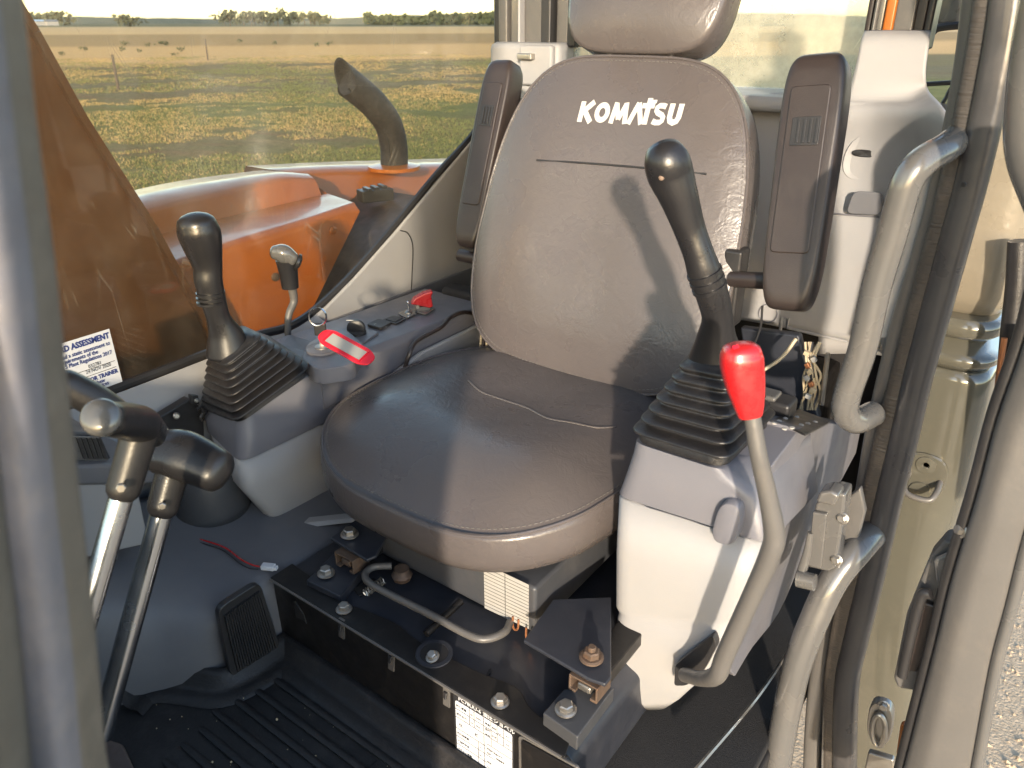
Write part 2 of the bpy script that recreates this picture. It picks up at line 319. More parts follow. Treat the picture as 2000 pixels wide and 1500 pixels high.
# ================================================================== THE FIELD
def ground_mat():
    m = bpy.data.materials.new('dry pasture ground'); m.use_nodes = True; n = m.node_tree.nodes; l = m.node_tree.links; p = n['Principled BSDF']
    tc = n.new('ShaderNodeTexCoord')
    mp = n.new('ShaderNodeMapping'); mp.inputs['Rotation'].default_value = (0, 0, R(-52)); l.new(tc.outputs['Object'], mp.inputs[0])
    sx = n.new('ShaderNodeSeparateXYZ'); l.new(mp.outputs[0], sx.inputs[0])
    nz = n.new('ShaderNodeTexNoise'); nz.inputs['Scale'].default_value = .035; nz.inputs['Detail'].default_value = 5; l.new(tc.outputs['Object'], nz.inputs[0])
    # distance across the strips, wobbling
    ma = n.new('ShaderNodeMath'); ma.operation = 'MULTIPLY_ADD'; l.new(nz.outputs[0], ma.inputs[0]); ma.inputs[1].default_value = 16; l.new(sx.outputs['Y'], ma.inputs[2])
    lg = n.new('ShaderNodeMath'); lg.operation = 'LOGARITHM'; lg.inputs[1].default_value = 10
    mx0 = n.new('ShaderNodeMath'); mx0.operation = 'MAXIMUM'; mx0.inputs[1].default_value = 1; l.new(ma.outputs[0], mx0.inputs[0]); l.new(mx0.outputs[0], lg.inputs[0])
    dv = n.new('ShaderNodeMath'); dv.operation = 'DIVIDE'; dv.inputs[1].default_value = 3.5; l.new(lg.outputs[0], dv.inputs[0])
    rp = n.new('ShaderNodeValToRGB'); e = rp.color_ramp.elements
    def lp(d): return math.log10(d+8)/3.5
    stops = [(2, (.12, .085, .05)), (12, (.105, .088, .045)), (14.5, (.11, .11, .04)), (17, (.135, .10, .055)), (20, (.115, .12, .035)), (26, (.125, .13, .038)), (29, (.13, .105, .055)),
             (34, (.125, .10, .06)), (38, (.15, .12, .055)), (48, (.15, .11, .055)), (52, (.54, .33, .14)), (85, (.52, .32, .135)), (95, (.32, .20, .085)), (170, (.30, .19, .085)), (190, (.52, .34, .16)), (500, (.46, .33, .18)), (600, (.10, .10, .06))]
    e[0].position = lp(stops[0][0]); e[0].color = (*stops[0][1], 1); e[1].position = lp(stops[1][0]); e[1].color = (*stops[1][1], 1)
    for d, c in stops[2:]: q = e.new(lp(d)); q.color = (*c, 1)
    l.new(dv.outputs[0], rp.inputs[0])
    # clumpy colour breakup near: green / straw / red soil
    n2 = n.new('ShaderNodeTexNoise'); n2.inputs['Scale'].default_value = .9; n2.inputs['Detail'].default_value = 8; n2.inputs['Roughness'].default_value = .68
    m3 = n.new('ShaderNodeMapping'); m3.inputs['Rotation'].default_value = (0, 0, R(-52)); m3.inputs['Scale'].default_value = (.25, 1, 1); l.new(tc.outputs['Object'], m3.inputs[0]); l.new(m3.outputs[0], n2.inputs[0])
    r2 = n.new('ShaderNodeValToRGB'); f = r2.color_ramp.elements; f[0].position = .33; f[0].color = (.19, .075, .038, 1); f[1].position = .66; f[1].color = (.26, .19, .09, 1)
    q = f.new(.5); q.color = (.095, .095, .028, 1)
    l.new(n2.outputs[0], r2.inputs[0])
    mx = n.new('ShaderNodeMix'); mx.data_type = 'RGBA'; l.new(rp.outputs[0], mx.inputs[6]); l.new(r2.outputs[0], mx.inputs[7])
    # less breakup far away
    fd = n.new('ShaderNodeMapRange'); fd.inputs[1].default_value = 25; fd.inputs[2].default_value = 70; fd.inputs[3].default_value = .36; fd.inputs[4].default_value = .12; l.new(sx.outputs['Y'], fd.inputs[0]); l.new(fd.outputs[0], mx.inputs[0])
    n5 = n.new('ShaderNodeTexNoise'); n5.inputs['Scale'].default_value = 9; n5.inputs['Detail'].default_value = 7; n5.inputs['Roughness'].default_value = .75; l.new(tc.outputs['Object'], n5.inputs[0])
    mr = n.new('ShaderNodeMapRange'); mr.inputs[1].default_value = .3; mr.inputs[2].default_value = .7; mr.inputs[3].default_value = .55; mr.inputs[4].default_value = 1.4; l.new(n5.outputs[0], mr.inputs[0])
    hm = n.new('ShaderNodeMix'); hm.data_type = 'RGBA'; hm.blend_type = 'MULTIPLY'; hm.inputs[0].default_value = 1; l.new(mx.outputs[2], hm.inputs[6]); l.new(mr.outputs[0], hm.inputs[7])
    l.new(hm.outputs[2], p.inputs['Base Color']); p.inputs['Roughness'].default_value = 1; p.inputs['Specular IOR Level'].default_value = .1
    b = n.new('ShaderNodeBump'); b.inputs['Strength'].default_value = .7; b.inputs['Distance'].default_value = .05; l.new(n5.outputs[0], b.inputs['Height']); l.new(b.outputs[0], p.inputs['Normal'])
    return m
GZ = -LIFT
bm = bmesh.new(); bmesh.ops.create_circle(bm, cap_ends=True, segments=96, radius=6000, matrix=Matrix.Translation((0, 0, GZ)))
g = fin('ground', bm, ground_mat(), smooth=False); structure(g)

gy_ = mat('pale sunlit gravel', (.40, .31, .215), .95, bump=1, bscale=110, var=.45, vscale=45, spec=.2, bdist=.008)
ya = [V((.15*math.cos(0)-.3, -7, GZ+.004)), V((9, -8, GZ+.004)), V((12, 0, GZ+.004)), V((9, 8, GZ+.004)), V((3, 9, GZ+.004)), V((-.6, 5, GZ+.004)), V((-.7, 0, GZ+.004))]
bm = bmesh.new(); bm.faces.new([bm.verts.new(p) for p in cr(ya, 8, True)]); structure(fin('gravel_path', bm, gy_, smooth=False))
def pebbles():
    vs = []; fs = []; r_ = random.Random(11)
    for i in range(26000):
        c = V((r_.uniform(.0, 1)**1.5*8, r_.uniform(-1.5, 7), GZ+.004)); q = r_.uniform(.004, .011)*(1 if r_.random() < .8 else 1.8); b = len(vs)
        vs += [c+V((q*r_.uniform(.6, 1.2), 0, 0)), c+V((0, q*r_.uniform(.6, 1.2), 0)), c+V((-q*r_.uniform(.6, 1.2), 0, 0)), c+V((0, -q*r_.uniform(.6, 1.2), 0)), c+V((r_.uniform(-.3, .3)*q, r_.uniform(-.3, .3)*q, q*.7))]
        fs += [(b, b+1, b+4), (b+1, b+2, b+4), (b+2, b+3, b+4), (b+3, b, b+4)]
    me = bpy.data.meshes.new('pebbles'); me.from_pydata([tuple(v) for v in vs], [], fs)
    o = link('pebbles', me, gy_, smooth=False); o['kind'] = 'stuff'; tag(o, 'loose pale pebbles on the sunlit gravel beside the machine', 'gravel')
pebbles()
def polar(px, dist):          # point on the ground in the heading of photo column px
    a = YAW-math.atan((px-1000)/1657); return V((-math.sin(a)*dist, math.cos(a)*dist, GZ))
# low hills on the skyline
def hill(name, px0, px1, d, hts, col, seed):
    mm = mat(name+' scrub', col, .95, var=.25, vscale=.02, spec=.1)
    n = 160; bm = bmesh.new(); rows = []
    for i in range(n+1):
        t = i/n; px = px0+(px1-px0)*t; b = polar(px, d); k = t*(len(hts)-1); j = min(int(k), len(hts)-2); s = k-j; s = s*s*(3-2*s)
        h = (hts[j]*(1-s)+hts[j+1]*s) * (1 + .10*noise.noise(V((t*90, seed, 0)))+.06*noise.noise(V((t*300, seed, 3))))
        back = polar(px, d+500); mid = polar(px, d+140)
        rows.append([bm.verts.new(b), bm.verts.new(b.lerp(mid, .4)+V((0, 0, h*.75))), bm.verts.new(mid+V((0, 0, h))), bm.verts.new(back)])
    for a, c in zip(rows, rows[1:]):
        for j in range(3): bm.faces.new((a[j], c[j], c[j+1], a[j+1]))
    return structure(fin(name, bm, mm, angle=180))
hill('distant_hills', -500, 1100, 2300, [18, 22, 20, 22, 17, 14, 12, 14, 18, 20, 22], (.085, .10, .085), 1)
hill('far_rise', 560, 2700, 1500, [5, 16, 20, 24, 18, 12, 9, 9, 8, 8], (.17, .16, .11), 2)

# grass
def grass_field(name, n, dmin, dmax, hgt, cols):
    me = bpy.data.meshes.new(name); vs = []; fs = []; mi = []
    for i in range(n):
        d = dmin*(dmax/dmin)**(random.random()**.9); px = random.uniform(-60, 1150)
        c = polar(px, d)
        dens = noise.noise(V((c.x*.35, c.y*.35, 0)))+.6*noise.noise(V((c.x*1.3, c.y*1.3, 5)))
        if dens < -.12: continue
        k = 0 if noise.noise(V((c.x*.15, c.y*.15, 9)))+random.uniform(-.4, .4) > -.05 else 1
        for j in range(3):
            a = random.uniform(0, 6.28); h = hgt*random.uniform(.5, 1.5)*(1+.3*dens); w = .003*(1+d*.12); q = c+V((random.uniform(-.1, .1), random.uniform(-.1, .1), 0)); b = len(vs)
            le = V((random.uniform(-.5, .5)*h, random.uniform(-.5, .5)*h, h)); s = V((math.cos(a)*w, math.sin(a)*w, 0))
            vs += [q-s, q+s, q+le]; fs.append((b, b+1, b+2)); mi.append(k)
    me.from_pydata([tuple(v) for v in vs], [], fs)
    for c in cols: me.materials.append(c)
    for p, k in zip(me.polygons, mi): p.material_index = k
    o = bpy.data.objects.new(name, me); COL.objects.link(o); return o
gm = [mat('green grass', (.105, .115, .04), .8, var=.35, vscale=2, spec=.2), mat('straw grass', (.28, .20, .09), .85, var=.3, vscale=2, spec=.2)]
gr = grass_field('grass', 70000, 8.5, 60, .028, gm); gr['kind'] = 'stuff'; tag(gr, 'short patchy green and straw coloured grass across the pasture', 'grass')

def tree(px, d, h, w, m, name='tree', trunk=True, n=90):
    b = polar(px, d); root = thing(name, 'x', 'tree')
    bm = bmesh.new(); cl = [(V((random.gauss(0, .28)*w, random.gauss(0, .28)*w, h*random.uniform(.4, .85))), random.uniform(.2, .42)*w) for _ in range(7)]
    for i in range(n):
        c, r = random.choice(cl); q = c+V((random.gauss(0, 1), random.gauss(0, 1), random.gauss(0, .7))).normalized()*r*random.uniform(.5, 1.05); q.z = max(.12*h, min(q.z, h))
        s = .085*w*random.uniform(.5, 1.4); u = V((random.gauss(0, 1), random.gauss(0, 1), random.gauss(0, 1))).normalized(); v = u.orthogonal().normalized()
        bm.faces.new([bm.verts.new(b+q+u*s), bm.verts.new(b+q+v*s), bm.verts.new(b+q-u*s), bm.verts.new(b+q-v*s)])
    me = bpy.data.meshes.new('crown'); bm.to_mesh(me); bm.free(); link('crown', me, m, root, smooth=False)
    if trunk: tube('trunk', [b, b+V((.02*w, 0, h*.3)), b+V((0, .02*w, h*.6))], [.035*h, .028*h, .012*h], 'bark', root, steps=2, n=7)
    return root
M['bark'] = mat('grey bark', (.06, .045, .035), .9, var=.3)
leafd = mat('dark tree foliage', (.055, .065, .045), .8, var=.4, vscale=.5, spec=.2)  # haze over the far trees is mixed into this colour
leafg = mat('grey green bush foliage', (.045, .055, .030), .85, var=.3, vscale=2, spec=.2)
rt = random.Random(3)
side = ['left', 'right']
far = [(248, 6, 12), (262, 5, 8)]
for i, (px, h, w) in enumerate(far):
    t = tree(px, 560, h, w, leafd); tag(t, ['rounded dark tree standing alone left of centre on the skyline, the taller of the pair', 'smaller dark tree just right of the lone rounded tree'][i], 'tree')
k = 0
for px in [438, 452, 463, 476, 489, 500, 513, 520, 532, 545, 556, 566, 580, 592, 604, 616, 627, 637]:
    h = rt.uniform(6, 13); t = tree(px+rt.uniform(-3, 3), rt.uniform(640, 760), h, rt.uniform(7, 12), leafd, n=150)
    tag(t, 'dark tree in the ragged line of trees along the skyline', 'tree', 'trees in the line on the skyline')
for px in [60, 74, 88, 104, 118]:
    t = tree(px, 900, rt.uniform(7, 11), rt.uniform(16, 24), leafd, n=60)
    tag(t, 'low dark tree at the left end of the skyline beside the farm sheds', 'tree', 'trees at the left end of the skyline')
def woodland():
    me_b = bmesh.new()
    for i in range(2600):
        px = rt.uniform(712, 1110); d = rt.uniform(900, 1150); b = polar(px, d); h = 9+6*noise.noise(V((px*.03, 0, 4)))+ (px-700)*.014
        q = b+V((0, 0, rt.uniform(1, max(3, h)))); s = rt.uniform(1.2, 3); u = V((rt.gauss(0, 1), rt.gauss(0, 1), rt.gauss(0, 1))).normalized(); v = u.orthogonal().normalized()
        me_b.faces.new([me_b.verts.new(q+u*s), me_b.verts.new(q+v*s), me_b.verts.new(q-u*s), me_b.verts.new(q-v*s)])
    me = bpy.data.meshes.new('woodland'); me_b.to_mesh(me); me_b.free(); o = link('woodland', me, leafg, smooth=False); o['kind'] = 'stuff'; tag(o, 'hazy grey green wood on the rise behind the tree line', 'woodland')
woodland()
# bushes in the blond field
bush = [(105, 100, 'leftmost low bush in the blond field'), (153, 93, 'small bush in the blond field second from the left'), (228, 95, 'flat scrub bush left of the paired dark bushes'), (236, 85, 'dark bush upper of the pair in the blond field'), (283, 88, 'round green bush between the pairs of bushes'),
        (262, 99, 'pale flat bush low in the blond field'), (308, 86, 'darker bush of the close pair in the blond field'), (316, 86, 'paler bush touching the darker one on its right'), (346, 97, 'pale green bush at the middle of the blond field'), (330, 104, 'low pale scrub near the edge of the blond field'),
        (466, 82, 'tiny bush high in the blond field'), (533, 87, 'dark round bush alone at the right of the blond field'), (617, 90, 'small pale bush right of the dark round one'), (638, 88, 'last small bush before the glass reflection')]
for px, py, lab in bush:
    d = LIFT/((py-45)/1657)*1.06; t = tree(px, d, rt.uniform(.22, .32)*d/55, rt.uniform(.28, .4)*d/55, leafg, 'bush', False, 90); t['label'] = lab; t['category'] = 'bush'
    t['group'] = 'bushes in the blond field'
for i, (px, py, h) in enumerate([(205, 155, 1.1), (395, 108, 1.2), ]):
    d = LIFT/((py-45)/1657); b = polar(px, d); o = tube('fence_post', [b-V((0, 0, .1)), b+V((.02, 0, h*.5)), b+V((.05, 0, h))], [.05, .045, .04], 'bark', steps=2, n=8)
    tag(o, ['thin leaning fence post nearest the cab window', 'dark fence post at the edge of the blond field', 'short faint fence post at the left of the field edge', 'short faint fence post between two others'][i], 'fence post', 'fence posts across the pasture')
for i, (px, w) in enumerate([(82, 14), (100, 10)]):
    b = polar(px, 850); root = thing('farm_shed', ['longer pale farm shed far off below the hills', 'smaller pale farm shed right of the longer one'][i], 'shed')
    c = b+V((0, 0, 1.6)); bm = bmesh.new(); a_box(bm, c, (w*.6, w, 3.2)); fin('wall', bm, 'light', root, smooth=False)
    prism('roof', [c+V((w*.34, -w*.53, 1.62)), c+V((0, -w*.53, 3.2)), c+V((-w*.34, -w*.53, 1.62))], (0, w*1.06, 0), 'frame', root, bevel=0)

# ================================================================== MACHINE OUTSIDE THE WINDOW
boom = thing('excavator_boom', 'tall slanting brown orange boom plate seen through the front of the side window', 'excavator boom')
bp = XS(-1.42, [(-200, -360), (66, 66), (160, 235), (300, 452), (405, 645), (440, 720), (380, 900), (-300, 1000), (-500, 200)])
prism('side_plate', bp, (-.012, 0, 0), 'orange_shaded', boom, bevel=.002)
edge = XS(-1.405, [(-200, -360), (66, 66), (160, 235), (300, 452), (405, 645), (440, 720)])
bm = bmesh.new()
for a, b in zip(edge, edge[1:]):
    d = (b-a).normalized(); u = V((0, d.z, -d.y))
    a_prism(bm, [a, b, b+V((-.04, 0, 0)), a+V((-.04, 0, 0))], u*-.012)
fin('edge_flange', bm, 'orange_shaded', boom)

hood = thing('side_hood', 'orange bonnet panels of the machine below the side window with a shiny top', 'engine hood')
zt = -.375
ft = XS(-1.96, [(225, 380), (330, 357), (440, 341), (540, 330), (590, 331)]); nt_ = XS(-1.74, [(228, 425), (345, 392), (450, 368), (548, 347), (612, 347)])
lowb = [p+V((.035, 0, -.065)) for p in nt_]
def sheet(name, rows, m, parent, **k):
    bm = bmesh.new(); vs = [[bm.verts.new(p) for p in r] for r in rows]
    for a, b in zip(vs, vs[1:]):
        for i in range(len(a)-1): bm.faces.new((a[i], b[i], b[i+1], a[i+1]))
    return fin(name, bm, m, parent, **k)
farlow = [p+V((-.1, 0, -.12)) for p in ft]
crn = [p+V((.012, 0, -.012)) for p in nt_]
rows = [cr(r, 6) for r in (farlow, [p+V((-.03, 0, -.02)) for p in ft], ft, nt_, crn, lowb)]
sheet('tank_cover', rows, 'orange', hood, angle=60)
e0 = [r[-1] for r in rows]; bm = bmesh.new(); bm.faces.new([bm.verts.new(p) for p in e0]); fin('cover_end', bm, 'orange', hood, smooth=False)
# lower housing in front of the cover
lt_far = [p+V((.0, 0, -.004)) for p in lowb]
lt_far = [V((p.x, p.y, -.452)) for p in lowb]
A = XS(-1.50, [(262, 540), (380, 497), (480, 463), (600, 427), (692, 396)])
lt_far2 = XS(-1.70, [(225, 495), (330, 452), (440, 425), (560, 397), (640, 378)])
A1 = [p+V((.018, 0, -.02)) for p in A]
A2 = XS(-1.485, [(262, 900), (400, 860), (470, 790), (520, 730), (585, 655)])
rows = [cr(r, 6) for r in (lt_far2, [a.lerp(b, .93) for a, b in zip(lt_far2, A)], A, A1, A2)]
sheet('side_panel', rows, 'orange', hood, angle=60)
rows_end = [r[-1] for r in rows]
tail = [V((-2.0, 1.62, -.46)), V((-2.0, 1.5, -.8))]
bm = bmesh.new(); bm.faces.new([bm.verts.new(p) for p in rows_end+[rows_end[-1]+V((-.5, .25, 0)), rows_end[0]+V((-.3, .15, 0))]]); fin('panel_end', bm, 'orange', hood, smooth=False)
for px, py in [(650, 450), (537, 541)]:
    p = X(px, py, -1.482); lathe('plug', [(.010, -.01), (.010, .003), (.007, .005)], p, (1, -.1, .1), 'rust' if px < 600 else 'orange', hood)
# rear bonnet with exhaust
bt_far = XS(-2.05, [(480, 324), (640, 316), (790, 312), (960, 306)]); bt_n = XS(-1.86, [(560, 336), (660, 330), (790, 328), (960, 322)])
bt_c = [p+V((.02, -.02, -.02)) for p in bt_n]; bt_l = [p+V((.05, -.04, -.3)) for p in bt_n]
rows = [cr(r, 5) for r in ([p+V((-.3, .1, -.25)) for p in bt_far], bt_far, bt_n, bt_c, bt_l)]
sheet('rear_bonnet', rows, 'orange', hood, angle=60)
# brown lower deck plate between the panels and the cab
dk = ZS(-.505, [(560, 400), (640, 372), (900, 392), (900, 640), (690, 640), (640, 560)])
sheet('deck_plate', [cr(r, 4) for r in ([Z(632, 357, -.475), Z(760, 374, -.475), Z(880, 394, -.475)], [X(590, 665, -1.53), X(725, 560, -1.33), X(860, 420, -1.29)])], 'brownplate', hood)
for i, (px, py, w) in enumerate([(640, 362, .085), (733, 376, .085)]):
    c = Z(px, py+4, -.462); lt = thing('bonnet_latch', ['dusty black bonnet latch block beside the orange cover', 'black bonnet latch block with three notches near the exhaust'][i], 'latch', 'black latch blocks on the bonnet')
    obox('latch_body', c, (.05, .10, .035), Matrix.Rotation(R(-22), 3, 'Z'), 'black', lt, bevel=.004)
    for j in range(3):
        o = obox('latch_rib', c+V((.0, -.03+.03*j, .02)), (.045, .014, .01), Matrix.Rotation(R(-22), 3, 'Z'), 'black', lt, bevel=.002)
ex = thing('exhaust_pipe', 'curved sooty exhaust pipe rising from the orange bonnet with a slanted open end', 'exhaust pipe')
ep = XS(-1.82, [(770, 322), (769, 285), (758, 242), (734, 208), (706, 182), (676, 158)])
epath = cr(ep, 6); er = .044
bm = bmesh.new(); n = 24; rings = []; u = V((1, 0, 0))
for i, p in enumerate(epath):
    t = (epath[min(i+1, len(epath)-1)]-epath[max(0, i-1)]).normalized(); uu = (u-t*u.dot(t)).normalized(); w = t.cross(uu)
    cut = (lambda k: 0)
    if i == len(epath)-1: cut = lambda k: .05*math.sin(2*math.pi*k/n)
    rings.append([p+(uu*math.cos(2*math.pi*k/n)+w*math.sin(2*math.pi*k/n))*er+t*cut(k) for k in range(n)])
last = rings[-1]; c = sum(last, V())/n; rings.append([c+(p-c)*.88 for p in last]); prev = rings[-3]; pc = sum(prev, V())/n; rings.append([pc+(p-pc)*.86 for p in prev])
a_loft(bm, rings, cap=True); fin('pipe', bm, 'exh', ex)
o_ = lathe('collar', [(er*1.9, -.005), (er*1.9, .006), (er*1.1, .012)], ep[0]+V((0, 0, -.008)), (0, 0, 1), 'orange', ex)
tube('pipe_seam', [p+V((.02, -er*.96, 0)) for p in epath[2:-3]], .0035, 'exh', ex, steps=0, n=6)
# side mirror panel seen beyond the boom foot etc. kept simple
box('machine_deck', (-2.3, -.4, -1.9), (-1.3, 2.6, -.86), 'orange', None, bevel=.02); tag(bpy.data.objects['machine_deck'], 'orange machine side deck under the bonnet panels', 'machine deck')

# ================================================================== CAB SHELL
cab = thing('excavator_cab', 'open grey excavator cab around the seat with side and rear windows', 'excavator cab')
XW = -1.24
# side glass + seal
seal_px = [(-80, 862), (60, 814), (180, 775), (300, 731), (405, 691), (500, 656), (560, 640), (610, 610), (680, 545), (760, 455), (850, 345), (930, 255), (960, 180), (975, 100), (978, 0), (980, -300)]
sp = XS(XW, seal_px)
gl = XS(XW-.004, seal_px)+XS(XW-.004, [(-400, -900), (-900, -200)])
prism('window_pane', gl, (-.005, 0, 0), 'glass', cab, bevel=0, smooth=False)
tube('window_seal', sp, .009, 'black', cab, n=8, steps=5)
# left wall trim: broad light panel below the glass edge
top = [p+V((.012, 0, -.004)) for p in sp[:15]]
def rowoff(ps, dx, dz, dy=0): return [p+V((dx, dy, dz)) for p in ps]
wall_bot = [V((XW+.06, p.y, -.66)) for p in top]
b1 = []
for p in top:
    b1.append(V((XW+.035, p.y+.012, p.z-.02)))
wall_mid = [V((XW+.055, p.y+(.03 if p.z > -.5 else 0), min(p.z-.07, -.60) if p.z < -.5 else p.z-.09)) for p in top]
K_ = slice(0, 8)
rows = [top[K_], b1[K_], wall_mid[K_], [V((XW+.06, p.y+.02, -.70)) for p in top[K_]]]
bm = bmesh.new()
rr = [cr(r, 4) for r in rows]; cols = [list(c) for c in zip(*rr)]; vs = [[bm.verts.new(p) for p in c] for c in cols]
for a, b in zip(vs, vs[1:]):
    for i in range(len(a)-1): bm.faces.new((a[i], b[i], b[i+1], a[i+1]))
fin('side_trim', bm, 'light', cab, angle=70)
# large rear-left trim from the glass to the corner
zt_ = [0.06, -.05, -.2, -.35, -.5, -.62, -.75]
rows = []
for z in zt_:
    y0 = 1.66 if z > -.2 else None
    rows.append([V((XW+.055, 1.20+.0, z)), V((XW+.058, 1.40, z)), V((XW+.075, 1.56, z)), V((XW+.14, 1.62, z)), V((XW+.3, 1.63, z))])
# lower rear side wall, only under the glass line
rearL = XS(XW+.014, [(984, 85), (966, 190), (938, 258), (860, 350), (771, 456), (692, 545), (640, 598), (606, 628)])
prism('side_trim_rear', [p for p in rearL]+[V((XW+.014, .95, -.75)), V((XW+.014, 1.64, -.75)), V((XW+.014, 1.64, -.035))], (-.012, 0, 0), 'light', cab, bevel=.005)
tube('trim_joint', XS(XW+.0145, [(782, 450), (797, 456), (806, 480), (805, 530), (802, 592)]), .0014, 'black', cab, n=6)
box('corner_trim', (XW+.02, 1.56, -.42), (-1.02, 1.66, -.04), 'light', cab, bevel=.015)
box('latch_recess', (-1.12, 1.545, -.13), (-1.03, 1.563, -.045), 'light', cab, bevel=.006)
o = box('hook', (-1.115, 1.53, -.075), (-1.075, 1.548, -.062), 'steel', cab, bevel=.002)
# rear left pillar (ribbed dark channels)
for i, (x0, x1, mm_, yy) in enumerate([(-1.235, -1.215, 'black', 1.60), (-1.213, -1.187, 'framed', 1.59), (-1.185, -1.155, 'frame', 1.60), (-1.153, -1.147, 'light', 1.585), (-1.145, -1.095, 'framed', 1.60), (-1.093, -1.065, 'black', 1.59), (-1.063, -1.03, 'framed', 1.61), (-1.028, -1.005, 'black', 1.6)]):
    box('pillar_channel', (x0, yy, -.05), (x1, yy+.05, .72), mm_, cab, bevel=.005)
# rear wall: window ledge, panel
YR = 1.60
box('rear_ledge', (-1.02, 1.44, -.145), (-.30, 1.66, -.118), 'light', cab, bevel=.010, seg=3)
lathe('ledge_vent', [(.03, 0), (.03, .003), (.02, .005)], Y(1527, 187, 1.52)*1.0, (0, 0, 1), 'mid', cab)
prism('rear_window_pane', [V((-1.02, YR+.02, -.12)), V((-.32, YR+.02, -.12)), V((-.36, YR+.02, .7)), V((-1.02, YR+.02, .7))], (0, .005, 0), 'glassr', cab, bevel=0, smooth=False)
# rear panel with recesses
pw = [(1380, 178), (1400, 640), (1452, 632), (1540, 640), (1652, 668)]
rows = [YS(1.50, [(1280, 185), (1420, 185), (1560, 184), (1660, 182), (1760, 190), (1900, 215)]),
        YS(1.47, [(1280, 300), (1420, 300), (1560, 300), (1660, 300), (1760, 300), (1890, 320)]),
        YS(1.43, [(1280, 420), (1420, 425), (1560, 430), (1640, 432), (1740, 430), (1850, 430)]),
        YS(1.42, [(1280, 560), (1420, 560), (1540, 560), (1640, 565), (1730, 570), (1800, 570)]),
        YS(1.42, [(1280, 605), (1440, 622), (1540, 640), (1640, 662), (1730, 682), (1790, 695)])]
grid('rear_panel', rows, 'light', cab, thick=.012, angle=60)
tube('panel_joint', YS(1.425, [(1625, 417), (1660, 420), (1722, 424)]), .0016, 'mid', cab, n=6)
# cup-shaped coat hook recess, slot and box recess
hc = Y(1690, 305, 1.452)
pad('finger_recess', hc+V((0, -.004, 0)), V((.95, 0, .1)), V((.1, 0, 1)).normalized(), V((0, -1, 0)), lambda q: .036, .042, 2.2, [(1, -.006), (.97, .004), (.9, .008), (.78, .007), (.5, .003), (.01, .002)], 'light', cab, M_=48)
pad('slot', hc+V((.002, -.010, .006)), V((1, 0, 0)), V((0, 0, 1)), V((0, -1, 0)), lambda q: .022, .006, 2.5, [(1, -.002), (1, .002), (.8, .003), (.01, .002)], 'black', cab, M_=32)
prism('pocket', rquad(YS(1.415, [(1652, 417), (1668, 372), (1728, 376), (1722, 420)]), .012), (0, -.004, 0), 'lav', cab, bevel=.002)
tube('panel_plug_ring', [Y(1500+18*math.cos(a), 612+18*math.sin(a), 1.412) for a in [i*math.pi/8 for i in range(16)]], .0012, 'mid', cab, steps=0, closed=True, n=6)
tube('panel_clip', YS(1.413, [(1523, 655), (1527, 620), (1540, 622), (1538, 640), (1655, 668)]), .003, 'light', cab, steps=0, n=6)
# rear right column and shoulder
colr = [YS(1.50, [(1672, 190), (1750, 185), (1835, 190)]), YS(1.47, [(1680, 140), (1750, 130), (1820, 140)]), YS(1.47, [(1682, 95), (1750, 85), (1815, 95)]), YS(1.49, [(1686, 66), (1750, 63), (1816, 64)])]
rows = [YS(1.50, [(1688, 64), (1720, 63), (1770, 63), (1817, 64)]), YS(1.475, [(1682, 85), (1718, 82), (1772, 82), (1815, 85)]), YS(1.465, [(1670, 140), (1715, 140), (1770, 140), (1808, 142)]),
        YS(1.455, [(1655, 190), (1712, 196), (1775, 196), (1815, 180)]), [Y(1640, 225, 1.44), Y(1715, 222, 1.43), Y(1790, 222, 1.38), Y(1850, 222, 1.30)],
        [Y(1620, 300, 1.45), Y(1715, 300, 1.44), Y(1800, 300, 1.38), Y(1870, 290, 1.22)], [Y(1600, 430, 1.435), Y(1715, 430, 1.43), Y(1800, 430, 1.36), Y(1870, 430, 1.2)], [Y(1600, 560, 1.43), Y(1700, 560, 1.425), Y(1770, 560, 1.38), Y(1830, 560, 1.2)], [Y(1600, 690, 1.43), Y(1700, 690, 1.425), Y(1750, 700, 1.38), Y(1790, 700, 1.2)]]
grid('corner_column', rows, 'light', cab, thick=.008, angle=180)
for i, (a, b, mm_, yy) in enumerate([(1690, 1704, 'brownpad', 1.53), (1703, 1712, 'framed', 1.52), (1711, 1726, 'frame', 1.525), (1725, 1746, 'orange', 1.52), (1745, 1785, 'framed', 1.525), (1784, 1808, 'brownpad', 1.53), (1807, 1822, 'black', 1.52)]):
    xa = Y(a, 40, yy).x; xb = Y(b, 40, yy).x; box('pillar_channel', (xa, yy, -.04), (xb, yy+.05, .72), mm_, cab, bevel=.004)
# roof and headers (above the frame of the photo)
box('roof', (-1.30, -.10, .70), (-.05, 1.70, .76), 'frame', cab, bevel=.02)
box('roof_liner', (-1.26, .0, .66), (-.12, 1.62, .698), 'light', cab, bevel=.01)
